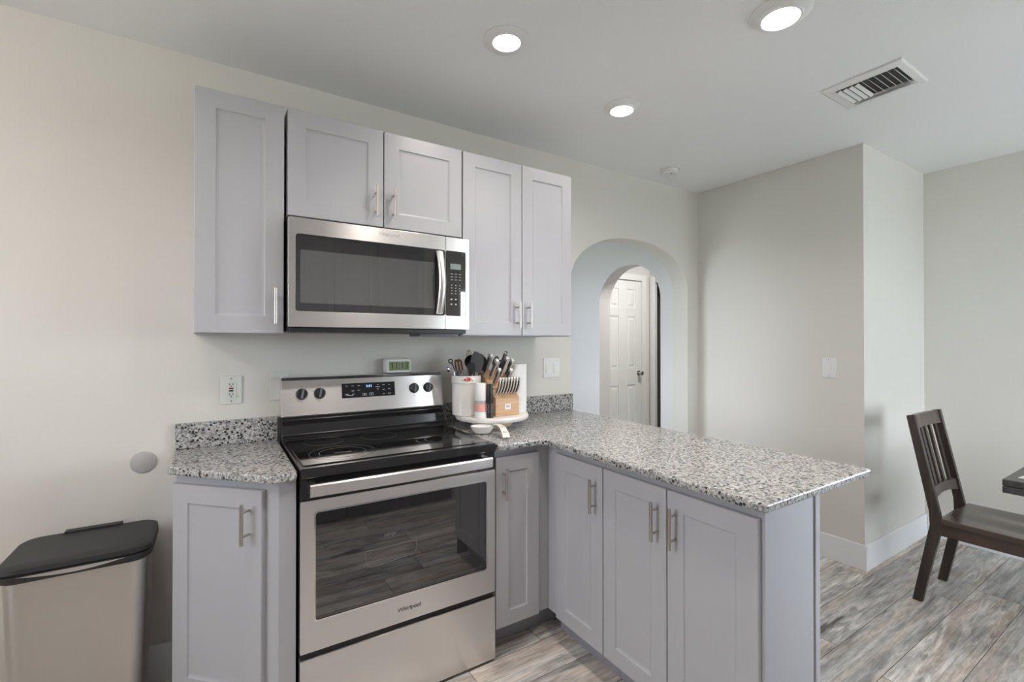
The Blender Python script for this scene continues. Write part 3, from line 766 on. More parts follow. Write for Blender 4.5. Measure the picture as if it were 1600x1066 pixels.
# ================================================================== CLOCK ON THE RANGE
t = thing('digital_clock', 'small white digital clock with green screen on top of the range', 'clock', (0.545, -0.03, 1.194))
bm = B(); prism(bm, rrect(0.480, 1.1955, 0.609, 1.264, 0.012), XZ, (-0.062, -0.014)); bd = obj('body', bm, 'white', t, bevel=0.004)
bm = B(); prism(bm, rrect(0.497, 1.206, 0.600, 1.250, 0.002), XZ, (-0.0645, -0.0615)); sc = obj('screen', bm, 'lcd', t)
text_obj('digits', '11:13', 0.046, 'ink', sc, (0.5485, -0.0650, 1.228), (1, 0, 0), (0, 0, 1), 0.0002, stretch=0.9)
# ================================================================== TURNTABLE AND WHAT IT CARRIES
TZ = 0.978; TC = (0.987, -0.226)
t = thing('turntable', 'round whitewashed wooden turntable on the corner of the granite counter', 'turntable', (TC[0], TC[1], ZC))
bm = B(); lathe(bm, [(0.10, ZC+0.0005), (0.105, ZC+0.012), (0.105, 0.944), (0.09, 0.949)], (TC[0], TC[1], 0), 48); obj('base', bm, 'spoonwood', t, smooth=True)
bm = B(); lathe(bm, [(0.165, 0.950), (0.184, 0.955), (0.190, 0.965), (0.190, 0.972), (0.186, TZ), (0.0, TZ)], (TC[0], TC[1], 0), 72); obj('plate', bm, 'marblewood', t, smooth=True)
TZ += 0.0005
# crock
CC = Vector((0.852, -0.198, TZ))
t = thing('utensil_crock', 'white ceramic crock with red flowers on its rim, full of utensils', 'crock', CC)
bm = B(); lathe(bm, [(0.066, 0.0), (0.071, 0.004), (0.072, 0.16), (0.076, 0.164), (0.076, 0.198), (0.073, 0.200), (0.070, 0.198), (0.067, 0.16), (0.067, 0.010), (0.0, 0.008)], CC, 56); ck = obj('pot', bm, 'ceramic', t, smooth=True)
RT = Vector((0.8435, -0.5371, 0)); FW = Vector((0.5371, 0.8435, 0)); UP = Vector((0, 0, 1))
random.seed(3)
def flower(bm_, ang, z, r):
    c = CC + Vector((math.cos(ang)*0.0764, math.sin(ang)*0.0764, z)); tx = Vector((-math.sin(ang), math.cos(ang), 0)); nx = Vector((math.cos(ang), math.sin(ang), 0))
    for k in range(5):
        a = 2*PI*k/5; q = c + tx*math.cos(a)*r*0.7 + UP*math.sin(a)*r*0.7
        lathe(bm_, [(r*0.55, 0), (r*0.5, 0.001), (0, 0.0012)], (0, 0, 0), 8, Matrix.Translation(q) @ nx.to_track_quat('Z', 'Y').to_matrix().to_4x4())
base_a = math.atan2(-FW.y, -FW.x)
bm = B(); flower(bm, base_a+0.28, 0.184, 0.008); flower(bm, base_a+0.05, 0.182, 0.006); flower(bm, base_a-1.3, 0.184, 0.007)
obj('red_flowers', bm, 'red', ck)
bm = B()
for da, dz in ((-0.12, 0.18), (0.18, 0.176), (0.42, 0.186), (0.50, 0.178), (0.15, 0.192)): flower(bm, base_a+da, dz, 0.0028)
obj('leaves', bm, 'green', ck)

# ---- utensils standing in the crock
def P(r, z, f=0.0): return Vector((CC.x, CC.y, 0)) + RT*r + FW*f + UP*z
def flat_head(bm, c, up, outline, th=0.003, slots=(), face=None):
    """outline in (side, up) about c, facing the camera side"""
    up = up.normalized(); nrm = (face or -FW); side = up.cross(nrm).normalized(); nrm = side.cross(up).normalized()
    f = lambda a, b, t_: c + side*(-a) + up*b + nrm*t_
    if not slots:
        prism(bm, outline, f, (-th/2, th/2))
def stick(name, label, mat, root, top, r, head=None, hmat=None, cat='utensil', hname='head', flat=None):
    t_ = thing(name, label, cat, root)
    b_ = B(); tube(b_, [root, (root+top)/2, top], [r*0.8, r, r*0.9], 10, flat=flat); obj('handle', b_, mat, t_, smooth=True)
    if head:
        b_ = B(); head(b_); obj(hname, b_, hmat or mat, t_, smooth=False, bevel=0.0006)
    return t_
def oval(a, b, n=20, cut=0): return [(a*math.cos(2*PI*i/n), b*math.sin(2*PI*i/n)) for i in range(n)]
root = lambda r, f: P(r, TZ+0.012, f)
# pale wooden spoon at the back
stick('wooden_spoon', 'pale wooden spoon standing tallest at the back of the crock', 'spoonwood', root(-0.012, 0.045), P(0.004, 1.25, 0.045), 0.005,
      lambda b: lathe(b, [(0, -0.034), (0.010, -0.03), (0.0165, -0.012), (0.0175, 0.008), (0.012, 0.028), (0, 0.034)], (0, 0, 0), 16, Matrix.Translation(P(0.010, 1.275, 0.05)) @ FW.to_track_quat('Y', 'Z').to_matrix().to_4x4() @ Matrix.Diagonal((1, 0.35, 1, 1))), cat='spoon')
# big charcoal turner
stick('turner', 'broad charcoal turner with angled flat blade in the crock', 'slate', root(0.0, -0.01), P(0.045, 1.20, -0.02), 0.004,
      lambda b: flat_head(b, P(0.060, 1.245, -0.025), Vector((0.12, -0.05, 1)), [(-0.022, -0.050), (0.020, -0.052), (0.037, -0.015), (0.034, 0.030), (0.022, 0.055), (-0.026, 0.040), (-0.030, 0.0)]), cat='spatula')
# black ladle with round bowl
def ladle_head(b):
    mt = Matrix.Translation(P(0.028, 1.245, 0.0)) @ (-FW+UP*0.2).normalized().to_track_quat('Z', 'Y').to_matrix().to_4x4()
    lathe(b, [(0.036, 0.012), (0.034, 0.012), (0.028, -0.004), (0.014, -0.014), (0, -0.016), ], (0, 0, 0), 28, mt, cap=False)
    lathe(b, [(0.036, 0.012), (0.030, -0.006), (0.015, -0.0165), (0, -0.0185)], (0, 0, 0), 28, mt, cap=False)
stick('ladle', 'black round-bowled ladle between wooden spoon and turner', 'black', root(0.01, 0.01), P(0.022, 1.215, 0.004), 0.004, ladle_head, cat='ladle')
# dark spaghetti spoon in front
stick('serving_spoon', 'dark pointed serving spoon in front of the black ladle', 'black', root(-0.01, -0.03), P(0.020, 1.18, -0.03), 0.004,
      lambda b: flat_head(b, P(0.027, 1.215, -0.032), Vector((0.1, 0, 1)), [(0.0, -0.045), (0.012, -0.022), (0.020, 0.004), (0.016, 0.026), (0.008, 0.022), (0.004, 0.032), (-0.002, 0.024), (-0.010, 0.032), (-0.018, 0.020), (-0.020, 0.0), (-0.012, -0.024)], 0.006), cat='spoon')
# round black spoon behind the turner
stick('skimmer', 'round black skimmer behind the charcoal turner', 'black', root(0.03, 0.02), P(0.066, 1.20, 0.02), 0.004,
      lambda b: flat_head(b, P(0.074, 1.238, 0.022), Vector((0.15, 0, 1)), oval(0.030, 0.042)), cat='skimmer')
# brown slotted wooden turner
def brown_head(b):
    c = P(-0.040, 1.225, 0.01); u_ = Vector((-0.15, 0.1, 1)).normalized(); nrm = -FW; side = u_.cross(nrm).normalized(); nrm = side.cross(u_)
    f = lambda a, bb_, t_: c - side*a + u_*bb_ + nrm*t_
    for a0, a1 in ((-0.021, -0.012), (-0.005, 0.004), (0.010, 0.019)): prism(b, [(a0, -0.022), (a1, -0.022), (a1, 0.022), (a0, 0.022)], f, (-0.003, 0.003))
    prism(b, [(-0.021, 0.022), (0.019, 0.022), (0.013, 0.034), (-0.012, 0.034)], f, (-0.003, 0.003))
    prism(b, [(-0.006, -0.045), (0.008, -0.045), (0.019, -0.022), (-0.021, -0.022)], f, (-0.003, 0.003))
stick('slotted_turner', 'reddish brown slotted wooden turner at left in the crock', 'brownwood', root(-0.02, 0.0), P(-0.037, 1.19, 0.01), 0.005, brown_head, cat='spatula')
# grey handle with a black hanging ring
t = thing('peeler', 'grey flat handled tool ending in a black hanging ring', 'utensil', root(-0.035, -0.015))
bm = B(); tube(bm, [root(-0.035, -0.015), P(-0.040, 1.18, -0.03), P(-0.062, 1.226, -0.03)], [0.006, 0.0085, 0.008], 8, flat=0.5); obj('handle', bm, 'greyplastic', t, smooth=True)
bm = B(); c = P(-0.076, 1.251, -0.03)
tube(bm, [c + (RT*math.cos(a)+UP*math.sin(a))*0.0095 for a in [2*PI*i/20 for i in range(20)]], 0.003, 8, closed=True)
tube(bm, [P(-0.062, 1.226, -0.03), P(-0.071, 1.243, -0.03)], 0.0035, 8); obj('hanging_ring', bm, 'black', t, smooth=True)
# grey grater-like slotted blade in front
t = thing('slotted_spatula', 'grey slotted spatula blade low at the front of the crock', 'spatula', root(0.0, -0.045))
bm = B(); tube(bm, [root(0.0, -0.045), P(-0.008, 1.17, -0.05)], 0.004, 8); obj('handle', bm, 'greyplastic', t, smooth=True)
bm = B(); c = P(-0.006, 1.188, -0.052); f = lambda a, b_, t_: c + RT*a + UP*(b_+a*0.18) - FW*t_
for k in range(4): prism(bm, [(-0.026, -0.018+k*0.011), (0.022, -0.018+k*0.011), (0.022, -0.0125+k*0.011), (-0.026, -0.0125+k*0.011)], f, (-0.001, 0.002))
for a in (-0.026, -0.004, 0.018): prism(bm, [(a, -0.018), (a+0.004, -0.018), (a+0.004, 0.019), (a, 0.019)], f, (-0.001, 0.002))
obj('blade', bm, 'greyplastic', t)
# steel ladle and steel spoons on the left edge
def scoop(c, r, mat_, b):
    lathe(b, [(0, -r*0.5), (r*0.6, -r*0.38), (r*0.95, -r*0.1), (r, 0.0), (r*0.92, 0.0), (r*0.55, -r*0.30), (0, -r*0.40)], (0, 0, 0), 20, Matrix.Translation(c) @ (-FW+RT*-0.4+UP*0.3).normalized().to_track_quat('Z', 'Y').to_matrix().to_4x4(), cap=False)
stick('steel_ladle', 'small steel ladle hanging over the left edge of the crock', 'chrome', root(0.034, 0.020), P(-0.080, 1.220, 0.024), 0.003, lambda b: scoop(P(-0.094, 1.206, 0.018), 0.014, None, b), cat='ladle')
for k, (a, z, f_, lab) in enumerate(((-0.064, 1.200, 0.004, 'short steel whisk handle beside the steel ladle'), (-0.042, 1.192, -0.040, 'black and steel tongs low at the left rim of the crock'))):
    t = thing('steel_whisk' if k == 0 else 'tongs', lab, 'whisk' if k == 0 else 'tongs', root(-0.03+0.01*k, 0.0-0.03*k))
    if k == 0:
        bm = B(); tube(bm, [root(-0.03, 0.0), P(a, z, f_)], 0.0055, 12); obj('handle', bm, 'chrome', t, smooth=True)
        bm = B(); lathe(bm, [(0, -0.006), (0.007, -0.004), (0.008, 0.002), (0, 0.006)], P(a, z+0.003, f_), 14); obj('end_cap', bm, 'chrome', t, smooth=True)
    else:
        for s in (-1, 1):
            bm = B(); tube(bm, [root(-0.02, -0.042), P(a+0.008+s*0.007, z-0.02, f_), P(a+s*0.007, z, f_)], [0.004, 0.005, 0.005], 8, flat=0.6); obj('arm', bm, 'slate', t, smooth=True)
# ---- grinders
def grinder(kind, label, c, prof_top, prof_mid, prof_bot, m_top, m_mid, m_bot, inner=None):
    t_ = thing(kind, label, 'grinder', c)
    for nm, pr_, mm in (('grinder_top', prof_top, m_top), ('jar', prof_mid, m_mid), ('grinder_base', prof_bot, m_bot)):
        b_ = B(); lathe(b_, pr_, c, 36); obj(nm, b_, mm, t_, smooth=True)
    return t_
g = grinder('salt_grinder', 'white salt grinder with pink salt in its clear window', (0.864, -0.328, TZ),
        [(0.0265, 0.0845), (0.0275, 0.088), (0.0265, 0.165), (0.024, 0.169), (0, 0.169)], [(0.0255, 0.032), (0.0255, 0.068)], [(0.030, 0.0), (0.030, 0.003), (0.0275, 0.031), (0, 0.031)], 'white', 'pink', 'white')
bm = B(); lathe(bm, [(0.0262, 0.0685), (0.0262, 0.0840)], (0.864, -0.328, TZ), 36); obj('clear_band', bm, 'disc', g, smooth=True)
g = grinder('pepper_grinder', 'slim black pepper grinder with clear middle beside the white one', (0.9035, -0.349, TZ),
        [(0.0160, 0.0705), (0.0175, 0.075), (0.0155, 0.155), (0.0145, 0.164), (0, 0.1645)], [(0.0150, 0.0275), (0.0150, 0.070)], [(0.0180, 0.0), (0.0180, 0.003), (0.0165, 0.027), (0, 0.027)], 'black', 'pepper', 'black')
bm = B()
for k in range(8):
    a = 2*PI*k/8; cyl(bm, (0.9035+0.0158*math.cos(a), -0.349+0.0158*math.sin(a), TZ+0.0275), (0.9035+0.0158*math.cos(a), -0.349+0.0158*math.sin(a), TZ+0.0700), 0.0015, 6)
obj('steel_ribs', bm, 'chrome', g)

# ---- knife block
KX0, KX1 = 0.939, 1.079
t = thing('knife_block', 'light wooden knife block holding black and steel knives', 'knife block', (1.01, -0.26, TZ))
bm = B()
prism(bm, [(-0.345, TZ), (-0.345, TZ+0.090), (-0.295, TZ+0.126), (-0.300, TZ+0.140), (-0.182, TZ+0.222), (-0.162, TZ+0.200), (-0.162, TZ)], YZ, (KX0, KX1)); kb = obj('block', bm, 'beech', t, bevel=0.003)
bm = B(); box(bm, 0.993, -0.3466, TZ+0.032, 1.027, -0.3452, TZ+0.060); pl = obj('badge', bm, 'white', kb)
text_obj('badge_mark', 'H', 0.020, 'ink', kb, (1.010, -0.3470, TZ+0.046), (1, 0, 0), (0, 0, 1), stretch=1.2)
TL = math.atan2(0.6, 0.8)
def knife(kind, label, L, w, th, loc, tilt=TL, steak=False, cat='knife'):
    t_ = thing(kind, label, cat, (0, 0, 0))
    n = 10; c1 = []; c2 = []
    for i in range(n+1):
        f = i/n; bend = (0.006*math.sin(PI*f*1.0)*(-1) + 0.010*f*f) if steak else 0.003*f*f
        ww = w*(0.80+0.12*abs(math.cos(PI*f)) + (0.10 if f > 0.85 else 0)) / 2
        c1.append((bend-ww, f*L)); c2.append((bend+ww, f*L))
    out = c1 + list(reversed(c2))
    cen = [((a[0]+b[0])/2, a[1]) for a, b in zip(c1, c2)]
    b_ = B(); prism(b_, out, YZ, (-th*0.30, th*0.30)); obj('tang', b_, 'satin', t_, bevel=0.0006)
    for s in (-1, 1):
        ins = [(a[0]+0.0030, a[1]) for a in c1[1:-1]] + [(a[0]-0.0030, a[1]) for a in reversed(c2[1:-1])]
        b_ = B(); prism(b_, ins, YZ, (s*th*0.305, s*th*0.52)); obj('handle_scale', b_, 'slate', t_, bevel=0.001)
    e = cen[-1]; b_ = B(); prism(b_, [(e[0]-w*0.5, L), (e[0]+w*0.5, L), (e[0]+w*0.42, L+0.009), (e[0], L+0.012), (e[0]-w*0.42, L+0.008)], YZ, (-th*0.5, th*0.5)); obj('end_cap', b_, 'satin', t_, bevel=0.0012)
    b_ = B(); prism(b_, [(-w*0.42, -0.006), (w*0.42, -0.006), (w*0.42, 0.0), (-w*0.42, 0.0)], YZ, (-th*0.4, th*0.4)); obj('bolster', b_, 'chrome', t_)
    t_.location = loc; t_.rotation_euler = (tilt, 0, 0)
    return t_
# front face point for steak row
sloc = lambda k: (KX0+0.012+k*0.0165, -0.329, TZ+0.110)
s0 = None
ords = ['leftmost', 'second from left', 'third from left', 'fourth from left', 'fifth from left', 'sixth from left', 'seventh from left', 'rightmost']
for k in range(8):
    if s0 is None: s0 = knife('steak_knife', '', 0.082, 0.015, 0.011, sloc(k), math.radians(34), True); q = s0
    else: q = dup(s0, sloc(k))
    q['label'] = 'steak knife with steel capped handle, %s in the front row of the block' % ords[k]
    q['group'] = 'steak knives in the front row'
def kpos(x, f):      # on the slanted upper face, f 0..1 front to back
    return (x, -0.300+0.118*f - 0.0035, TZ+0.140+0.082*f + 0.005)
kn = [(0.948, 0.75, 0.105, 0.024, 'large chef knife with steel capped handle, tallest at the left of the block'),
      (0.968, 0.50, 0.098, 0.022, 'bread knife handle standing second from left at the back of the block'),
      (0.962, 0.12, 0.082, 0.018, 'small utility knife handle in front of the two tall left knives'),
      (1.037, 0.62, 0.098, 0.022, 'carving knife handle standing right of the scissors'),
      (1.034, 0.15, 0.078, 0.018, 'paring knife handle in front of the carving knife'),
      (1.066, 0.55, 0.092, 0.024, 'santoku knife handle at the far right of the block, beside the paper roll')]
k0 = None
for x, f, L_, w_, lab in kn:
    knife('kitchen_knife', lab, L_*1.08, w_*1.12, 0.016, kpos(x, f))['group'] = 'large knives in the block'
# scissors
t = thing('scissors', 'black handled kitchen scissors between the tall knives in the block', 'scissors', (0, 0, 0))
bm = B(); 
for s in (-1, 1):
    c = Vector((0, s*0.016, 0.062)); tube(bm, [c + Vector((0, math.cos(a)*0.014, math.sin(a)*0.026)) for a in [2*PI*i/22 for i in range(22)]], 0.0035, 8, closed=True)
    tube(bm, [(0, s*0.010, 0.040), (0, s*0.004, 0.0)], 0.004, 8)
obj('handle_loops', bm, 'black', t, smooth=True)
t.location = kpos(0.999, 0.80); t.rotation_euler = (TL, 0, math.radians(15))
# honing steel
t = thing('honing_steel', 'honing steel with grey handle rising above the right hand knives', 'honing steel', (0, 0, 0))
bm = B(); lathe(bm, [(0.009, 0.034), (0.0085, 0.06), (0.011, 0.095), (0.010, 0.112), (0, 0.114)], (0, 0, 0), 16); obj('grip', bm, 'greyplastic', t, smooth=True)
bm = B(); lathe(bm, [(0.006, 0.0), (0.0065, 0.018), (0.011, 0.026), (0.010, 0.034)], (0, 0, 0), 16); obj('collar', bm, 'black', t, smooth=True)
bm = B(); lathe(bm, [(0.0105, 0.1085), (0.0112, 0.113), (0.008, 0.120), (0, 0.122)], (0, 0, 0), 16); obj('end_cap', bm, 'chrome', t, smooth=True)
t.location = kpos(1.050, 0.93); t.rotation_euler = (TL, 0, 0)
# paper towel roll
t = thing('paper_towel_roll', 'upright white paper towel roll at the right edge of the turntable', 'paper towel', (1.138, -0.232, TZ))
bm = B(); lathe(bm, [(0.020, 0.0), (0.052, 0.0), (0.052, 0.252), (0.020, 0.252)], (1.138, -0.232, TZ), 48, cap=False); obj('roll', bm, 'paper', t, smooth=True)
bm = B(); lathe(bm, [(0.0199, 0.251), (0.0199, 0.001), (0.018, 0.001), (0.018, 0.251)], (1.138, -0.232, TZ), 32, cap=False); obj('core', bm, 'tan', t, smooth=True)
# cord loop on the counter
bm = B(); tube(bm, [(1.175, -0.10, ZC+0.004), (1.215, -0.09, ZC+0.006), (1.235, -0.12, ZC+0.005), (1.215, -0.16, ZC+0.004), (1.19, -0.155, ZC+0.009), (1.205, -0.12, ZC+0.010), (1.26, -0.08, ZC+0.004), (1.30, -0.03, ZC+0.004)], 0.003, 8)
tag(obj('power_cord', bm, 'cord', smooth=True), 'short loop of black cord on the granite behind the paper roll', 'cord')
# spoon rest
t = thing('spoon_rest', 'white ceramic spoon rest with flower-patterned arched handle on the counter', 'spoon rest', (0.84, -0.40, ZC))
bm = B()
c = Vector((0.838, -0.392, ZC+0.001)); seg = 28
prof = [(0.0, 0.003), (0.30, 0.003), (0.62, 0.010), (0.88, 0.024), (1.0, 0.036), (1.04, 0.036), (0.92, 0.020), (0.66, 0.004), (0.34, 0.0), (0.0, 0.0)]
lathe(bm, [(r*0.048, z) for r, z in prof], (0, 0, 0), seg, Matrix.Translation(c) @ Matrix.Rotation(math.radians(-32), 4, 'Z') @ Matrix.Diagonal((1.12, 0.86, 1, 1)), cap=False)
bowl = obj('bowl', bm, 'ceramic', t, smooth=True)
bm = B(); path = [(0.872, -0.413, 0.034, .011), (0.880, -0.440, 0.046, .012), (0.882, -0.475, 0.050, .013), (0.879, -0.510, 0.043, .0145), (0.871, -0.545, 0.026, .016), (0.864, -0.570, 0.008, .017)]
rg = []
for i, (x, y, z, w) in enumerate(path):
    a = Vector(path[max(i-1, 0)][:3]); b = Vector(path[min(i+1, len(path)-1)][:3]); d_ = (b-a).normalized(); s_ = d_.cross(UP).normalized(); n_ = s_.cross(d_)
    p = Vector((x, y, z+ZC+0.002)); rg.append([bm.verts.new(p+s_*w+n_*0.001), bm.verts.new(p+n_*0.003), bm.verts.new(p-s_*w+n_*0.001), bm.verts.new(p-s_*w-n_*0.003), bm.verts.new(p-n_*0.001), bm.verts.new(p+s_*w-n_*0.003)])
for a, b in zip(rg, rg[1:]):
    for k in range(6): bm.faces.new((a[k], a[(k+1) % 6], b[(k+1) % 6], b[k]))
bm.faces.new(rg[0]); bm.faces.new(list(reversed(rg[-1])))
hd = obj('handle', bm, 'ceramic', t, smooth=True)
def spots(name, mat_, lst):
    b_ = B()
    for i, s_off, r_ in lst:
        x, y, z, w = path[i]; d_ = (Vector(path[min(i+1, 5)][:3])-Vector(path[i-1][:3])).normalized(); s_ = d_.cross(UP).normalized(); n_ = s_.cross(d_)
        lathe(b_, [(r_, 0), (r_*0.8, 0.0008), (0, 0.001)], (0, 0, 0), 8, Matrix.Translation(Vector((x, y, z+ZC+0.002))+s_*s_off+n_*0.0034) @ n_.to_track_quat('Z', 'Y').to_matrix().to_4x4())
    obj(name, b_, mat_, hd)
spots('green_leaves', 'green', [(4, 0.006, .0034), (4, -0.008, .003), (3, 0.002, .003), (2, -0.004, .0024)])
spots('pink_flowers', 'pinkflower', [(3, -0.006, .0036), (4, 0.0005, .0034), (3, 0.008, .003)])

# ================================================================== WALL PLATES
def plate_y(name, label, cat, x0, x1, z0, z1, mat_='white'):
    t_ = thing(name, label, cat, ((x0+x1)/2, 0, (z0+z1)/2))
    b_ = B(); prism(b_, rrect(x0, z0, x1, z1, 0.003, 3), XZ, (-0.006, -0.0005)); obj('cover_plate', b_, mat_, t_, bevel=0.0015)
    return t_
t = plate_y('wall_outlet', 'ivory safety outlet with red and black buttons above the left counter', 'outlet', -0.208, -0.130, 1.084, 1.204, 'offwhite')
bm = B(); prism(bm, rrect(-0.186, 1.108, -0.152, 1.178, 0.002, 2), XZ, (-0.0085, -0.0058)); so = obj('socket', bm, 'offwhite', t, bevel=0.0008)
bm = B(); box(bm, -0.177, -0.0098, 1.147, -0.161, -0.0084, 1.153); obj('red_button', bm, 'darkred', so)
bm = B(); box(bm, -0.177, -0.0098, 1.137, -0.161, -0.0084, 1.143); obj('black_button', bm, 'black', so)
bm = B()
for z in (1.168, 1.126):
    for x in (-0.1755, -0.1625): box(bm, x-0.0012, -0.0092, z-0.004, x+0.0012, -0.0084, z+0.004)
    cyl(bm, (-0.169, -0.0092, z-0.009 if z < 1.15 else z-0.0085), (-0.169, -0.0084, z-0.009 if z < 1.15 else z-0.0085), 0.0025, 10)
obj('slots', bm, 'black', so)
bm = B()
for z in (1.192, 1.096): cyl(bm, (-0.169, -0.0072, z), (-0.169, -0.0058, z), 0.0035, 12)
obj('screw', bm, 'chrome', t)
plate_y('blank_plate', 'blank painted cover plate partly behind the range backguard', 'cover plate', -0.022, 0.052, 1.088, 1.214, 'platepaint')
t = plate_y('light_switch', 'white double rocker switch plate between the paper roll and the arch', 'switch', 1.482, 1.608, 1.127, 1.247)
for x in (1.515, 1.575):
    bm = B(); prism(bm, [(-0.0062, 1.155), (-0.010, 1.155), (-0.0075, 1.219), (-0.0062, 1.219)], YZ, (x-0.0165, x+0.0165)); obj('rocker', bm, 'white', t, bevel=0.0008)
t = thing('light_switch', 'white single rocker switch plate on the bare side wall', 'switch', (XC, -0.938, 1.186))
bm = B(); prism(bm, rrect(-0.977, 1.124, -0.899, 1.248, 0.003, 3), YZ, (XC-0.006, XC-0.0005)); obj('cover_plate', bm, 'white', t, bevel=0.0015)
bm = B(); prism(bm, [(XC-0.0062, 1.153), (XC-0.011, 1.153), (XC-0.0078, 1.219), (XC-0.0062, 1.219)], XZ, (-0.955, -0.921)); obj('rocker', bm, 'white', t, bevel=0.0008)
bm = B()
for z in (1.237, 1.135): cyl(bm, (XC-0.0075, -0.938, z), (XC-0.0058, -0.938, z), 0.003, 10)
obj('screw', bm, 'greyplastic', t)
bm = B(); lathe(bm, [(0.0415, 0.0), (0.0415, 0.003), (0.037, 0.0055), (0, 0.006)], (0, 0, 0), 48, Matrix.Translation((-0.463, -0.0005, 0.876)) @ Matrix.Rotation(PI/2, 4, 'X'))
tag(obj('wall_disc', bm, 'disc', smooth=True), 'round flat grey disc on the wall above the bin', 'wall cover')

# ================================================================== TRASH CAN
t = thing('trash_can', 'slim stainless step bin with black lid against the left wall', 'bin', (-0.598, -0.18, 0))
LX0, LX1, LY0, LY1 = -0.790, -0.408, -0.328, -0.034
def loft(bm, secs, cap=True):
    R = [[bm.verts.new(p) for p in s] for s in secs]
    for a, b in zip(R, R[1:]):
        n_ = len(a)
        for i in range(n_): bm.faces.new((a[i], a[(i+1) % n_], b[(i+1) % n_], b[i]))
    if cap: bm.faces.new(R[0]); bm.faces.new(list(reversed(R[-1])))
def sec(ins, z, r=0.05): return [(x, y, z) for x, y in rrect(LX0+ins, LY0+ins, LX1-ins, LY1-ins, r, 6)]
bm = B(); loft(bm, [sec(0.030, 0.03), sec(0.012, 0.615)]); obj('body', bm, 'steel_can', t, smooth=True, ang=60)
bm = B(); loft(bm, [sec(0.024, 0.0, 0.045), sec(0.024, 0.034, 0.045)]); obj('base_ring', bm, 'black', t)
bm = B(); loft(bm, [sec(0.006, 0.612), sec(0.0, 0.620), sec(0.0, 0.636)], cap=True); obj('lid_rim', bm, 'lid', t, smooth=True)
bm = B(); loft(bm, [sec(0.004, 0.6365), sec(0.0, 0.643), sec(0.002, 0.656), sec(0.012, 0.662, 0.045)]); box(bm, -0.68, -0.055, 0.638, -0.52, -0.026, 0.6665); ld = obj('lid', bm, 'lid', t, smooth=True, ang=40)
bm = B(); n_ = 16; xa, xb = -0.735, -0.475
top_ = [(xa+(xb-xa)*i/n_, 0.634) for i in range(n_+1)]; bot = [(xa+(xb-xa)*i/n_, 0.634-0.013*math.sin(PI*i/n_)) for i in range(n_-1, 0, -1)]
prism(bm, top_ + bot, XZ, (LY0-0.0022, LY0+0.01)); obj('lid_grip', bm, 'chrome', t)
bm = B(); box(bm, -0.66, -0.375, 0.012, -0.54, -0.29, 0.024); obj('pedal', bm, 'black', t, bevel=0.004)

# ================================================================== CEILING FITTINGS
def can_light(label, x, y, ro, rl, drop, tilt=None, power=CAN_POWER, group='recessed ceiling lights', lamp=True):
    t_ = thing('recessed_light', label, 'ceiling light', (x, y, H), group)
    b_ = B(); lathe(b_, [(ro, -0.0005), (ro, -0.003), (ro-0.006, -0.006), (rl+0.010, -0.006-drop*0.5), (rl+0.006, -0.006-drop), (rl, -0.006-drop), (rl, -0.0005)], (x, y, H), 48, cap=False); obj('trim_ring', b_, 'white', t_, smooth=True)
    b_ = B(); lathe(b_, [(0, -0.008-drop), (rl*0.8, -0.0075-drop), (rl-0.0005, -0.005-drop), (rl-0.0005, -0.002)], (x, y, H), 48, cap=False); obj('lens', b_, 'lens', t_, smooth=True)
    l_ = bpy.data.lights.new('downlight_bulb', 'AREA'); l_.shape = 'DISK'; l_.size = rl*2; l_.energy = power; l_.color = CAN_COLOR
    l_.spread = math.radians(150)
    o_ = bpy.data.objects.new('downlight_bulb', l_); COL.objects.link(o_); o_.parent = t_; o_.location = (0, 0, -0.012-drop)
    return t_
can_light('recessed ceiling light above the range, leftmost and flush', 0.733, -0.780, 0.092, 0.054, 0.004, power=CAN_POWER*0.5)
can_light('recessed ceiling light furthest back, the smallest in view', 1.492, -0.655, 0.088, 0.056, 0.016, power=CAN_POWER*0.3)
can_light('recessed ceiling light cut by the top edge of the frame', 1.480, -1.440, 0.100, 0.062, 0.018, power=CAN_POWER*0.85)
can_light('added recessed ceiling light out of view over the kitchen aisle', 0.70, -1.85, 0.086, 0.054, 0.010)  # unseen lamp, added to help light the kitchen
can_light('recessed ceiling light out of view near the bin', -0.55, -1.25, 0.086, 0.054, 0.010, power=CAN_POWER*0.4)
t = thing('added_globe_pendant', 'added opal globe pendant lamp out of view, over the area left of the kitchen', 'pendant lamp', (-1.45, -1.45, H))  # unseen lamp, added to lift the left ceiling and upper wall
bm = B(); lathe(bm, [(0.06, -0.0005), (0.06, -0.02), (0.0, -0.025)], (-1.45, -1.45, H), 32); obj('canopy', bm, 'white', t, smooth=True)
bm = B(); cyl(bm, (-1.45, -1.45, H-0.024), (-1.45, -1.45, H-0.20), 0.004, 10); obj('rod', bm, 'nickel', t, smooth=True)
bm = B(); cyl(bm, (-1.45, -1.45, H-0.20), (-1.45, -1.45, H-0.235), 0.045, 24); obj('holder', bm, 'nickel', t, smooth=True)
l_ = bpy.data.lights.new('added_globe_bulb', 'POINT'); l_.shadow_soft_size = 0.10; l_.energy = GLOBE_POWER; l_.color = CAN_COLOR
o_ = bpy.data.objects.new('added_globe_bulb', l_); COL.objects.link(o_); o_.parent = t; o_.location = (0, 0, -0.34)
t = thing('added_hall_light', 'added flush ceiling light of the passage, unseen above the narrow arch', 'ceiling light', (3.5, 0.4, H))  # unseen lamp, added to brighten the passage
bm = B(); lathe(bm, [(0.14, -0.0005), (0.14, -0.02), (0.13, -0.03)], (3.5, 0.4, H), 32); obj('housing', bm, 'white', t, smooth=True)
bm = B(); lathe(bm, [(0.125, -0.0305), (0.10, -0.055), (0.0, -0.065)], (3.5, 0.4, H), 32); obj('diffuser', bm, 'added_hall_lens', t, smooth=True)
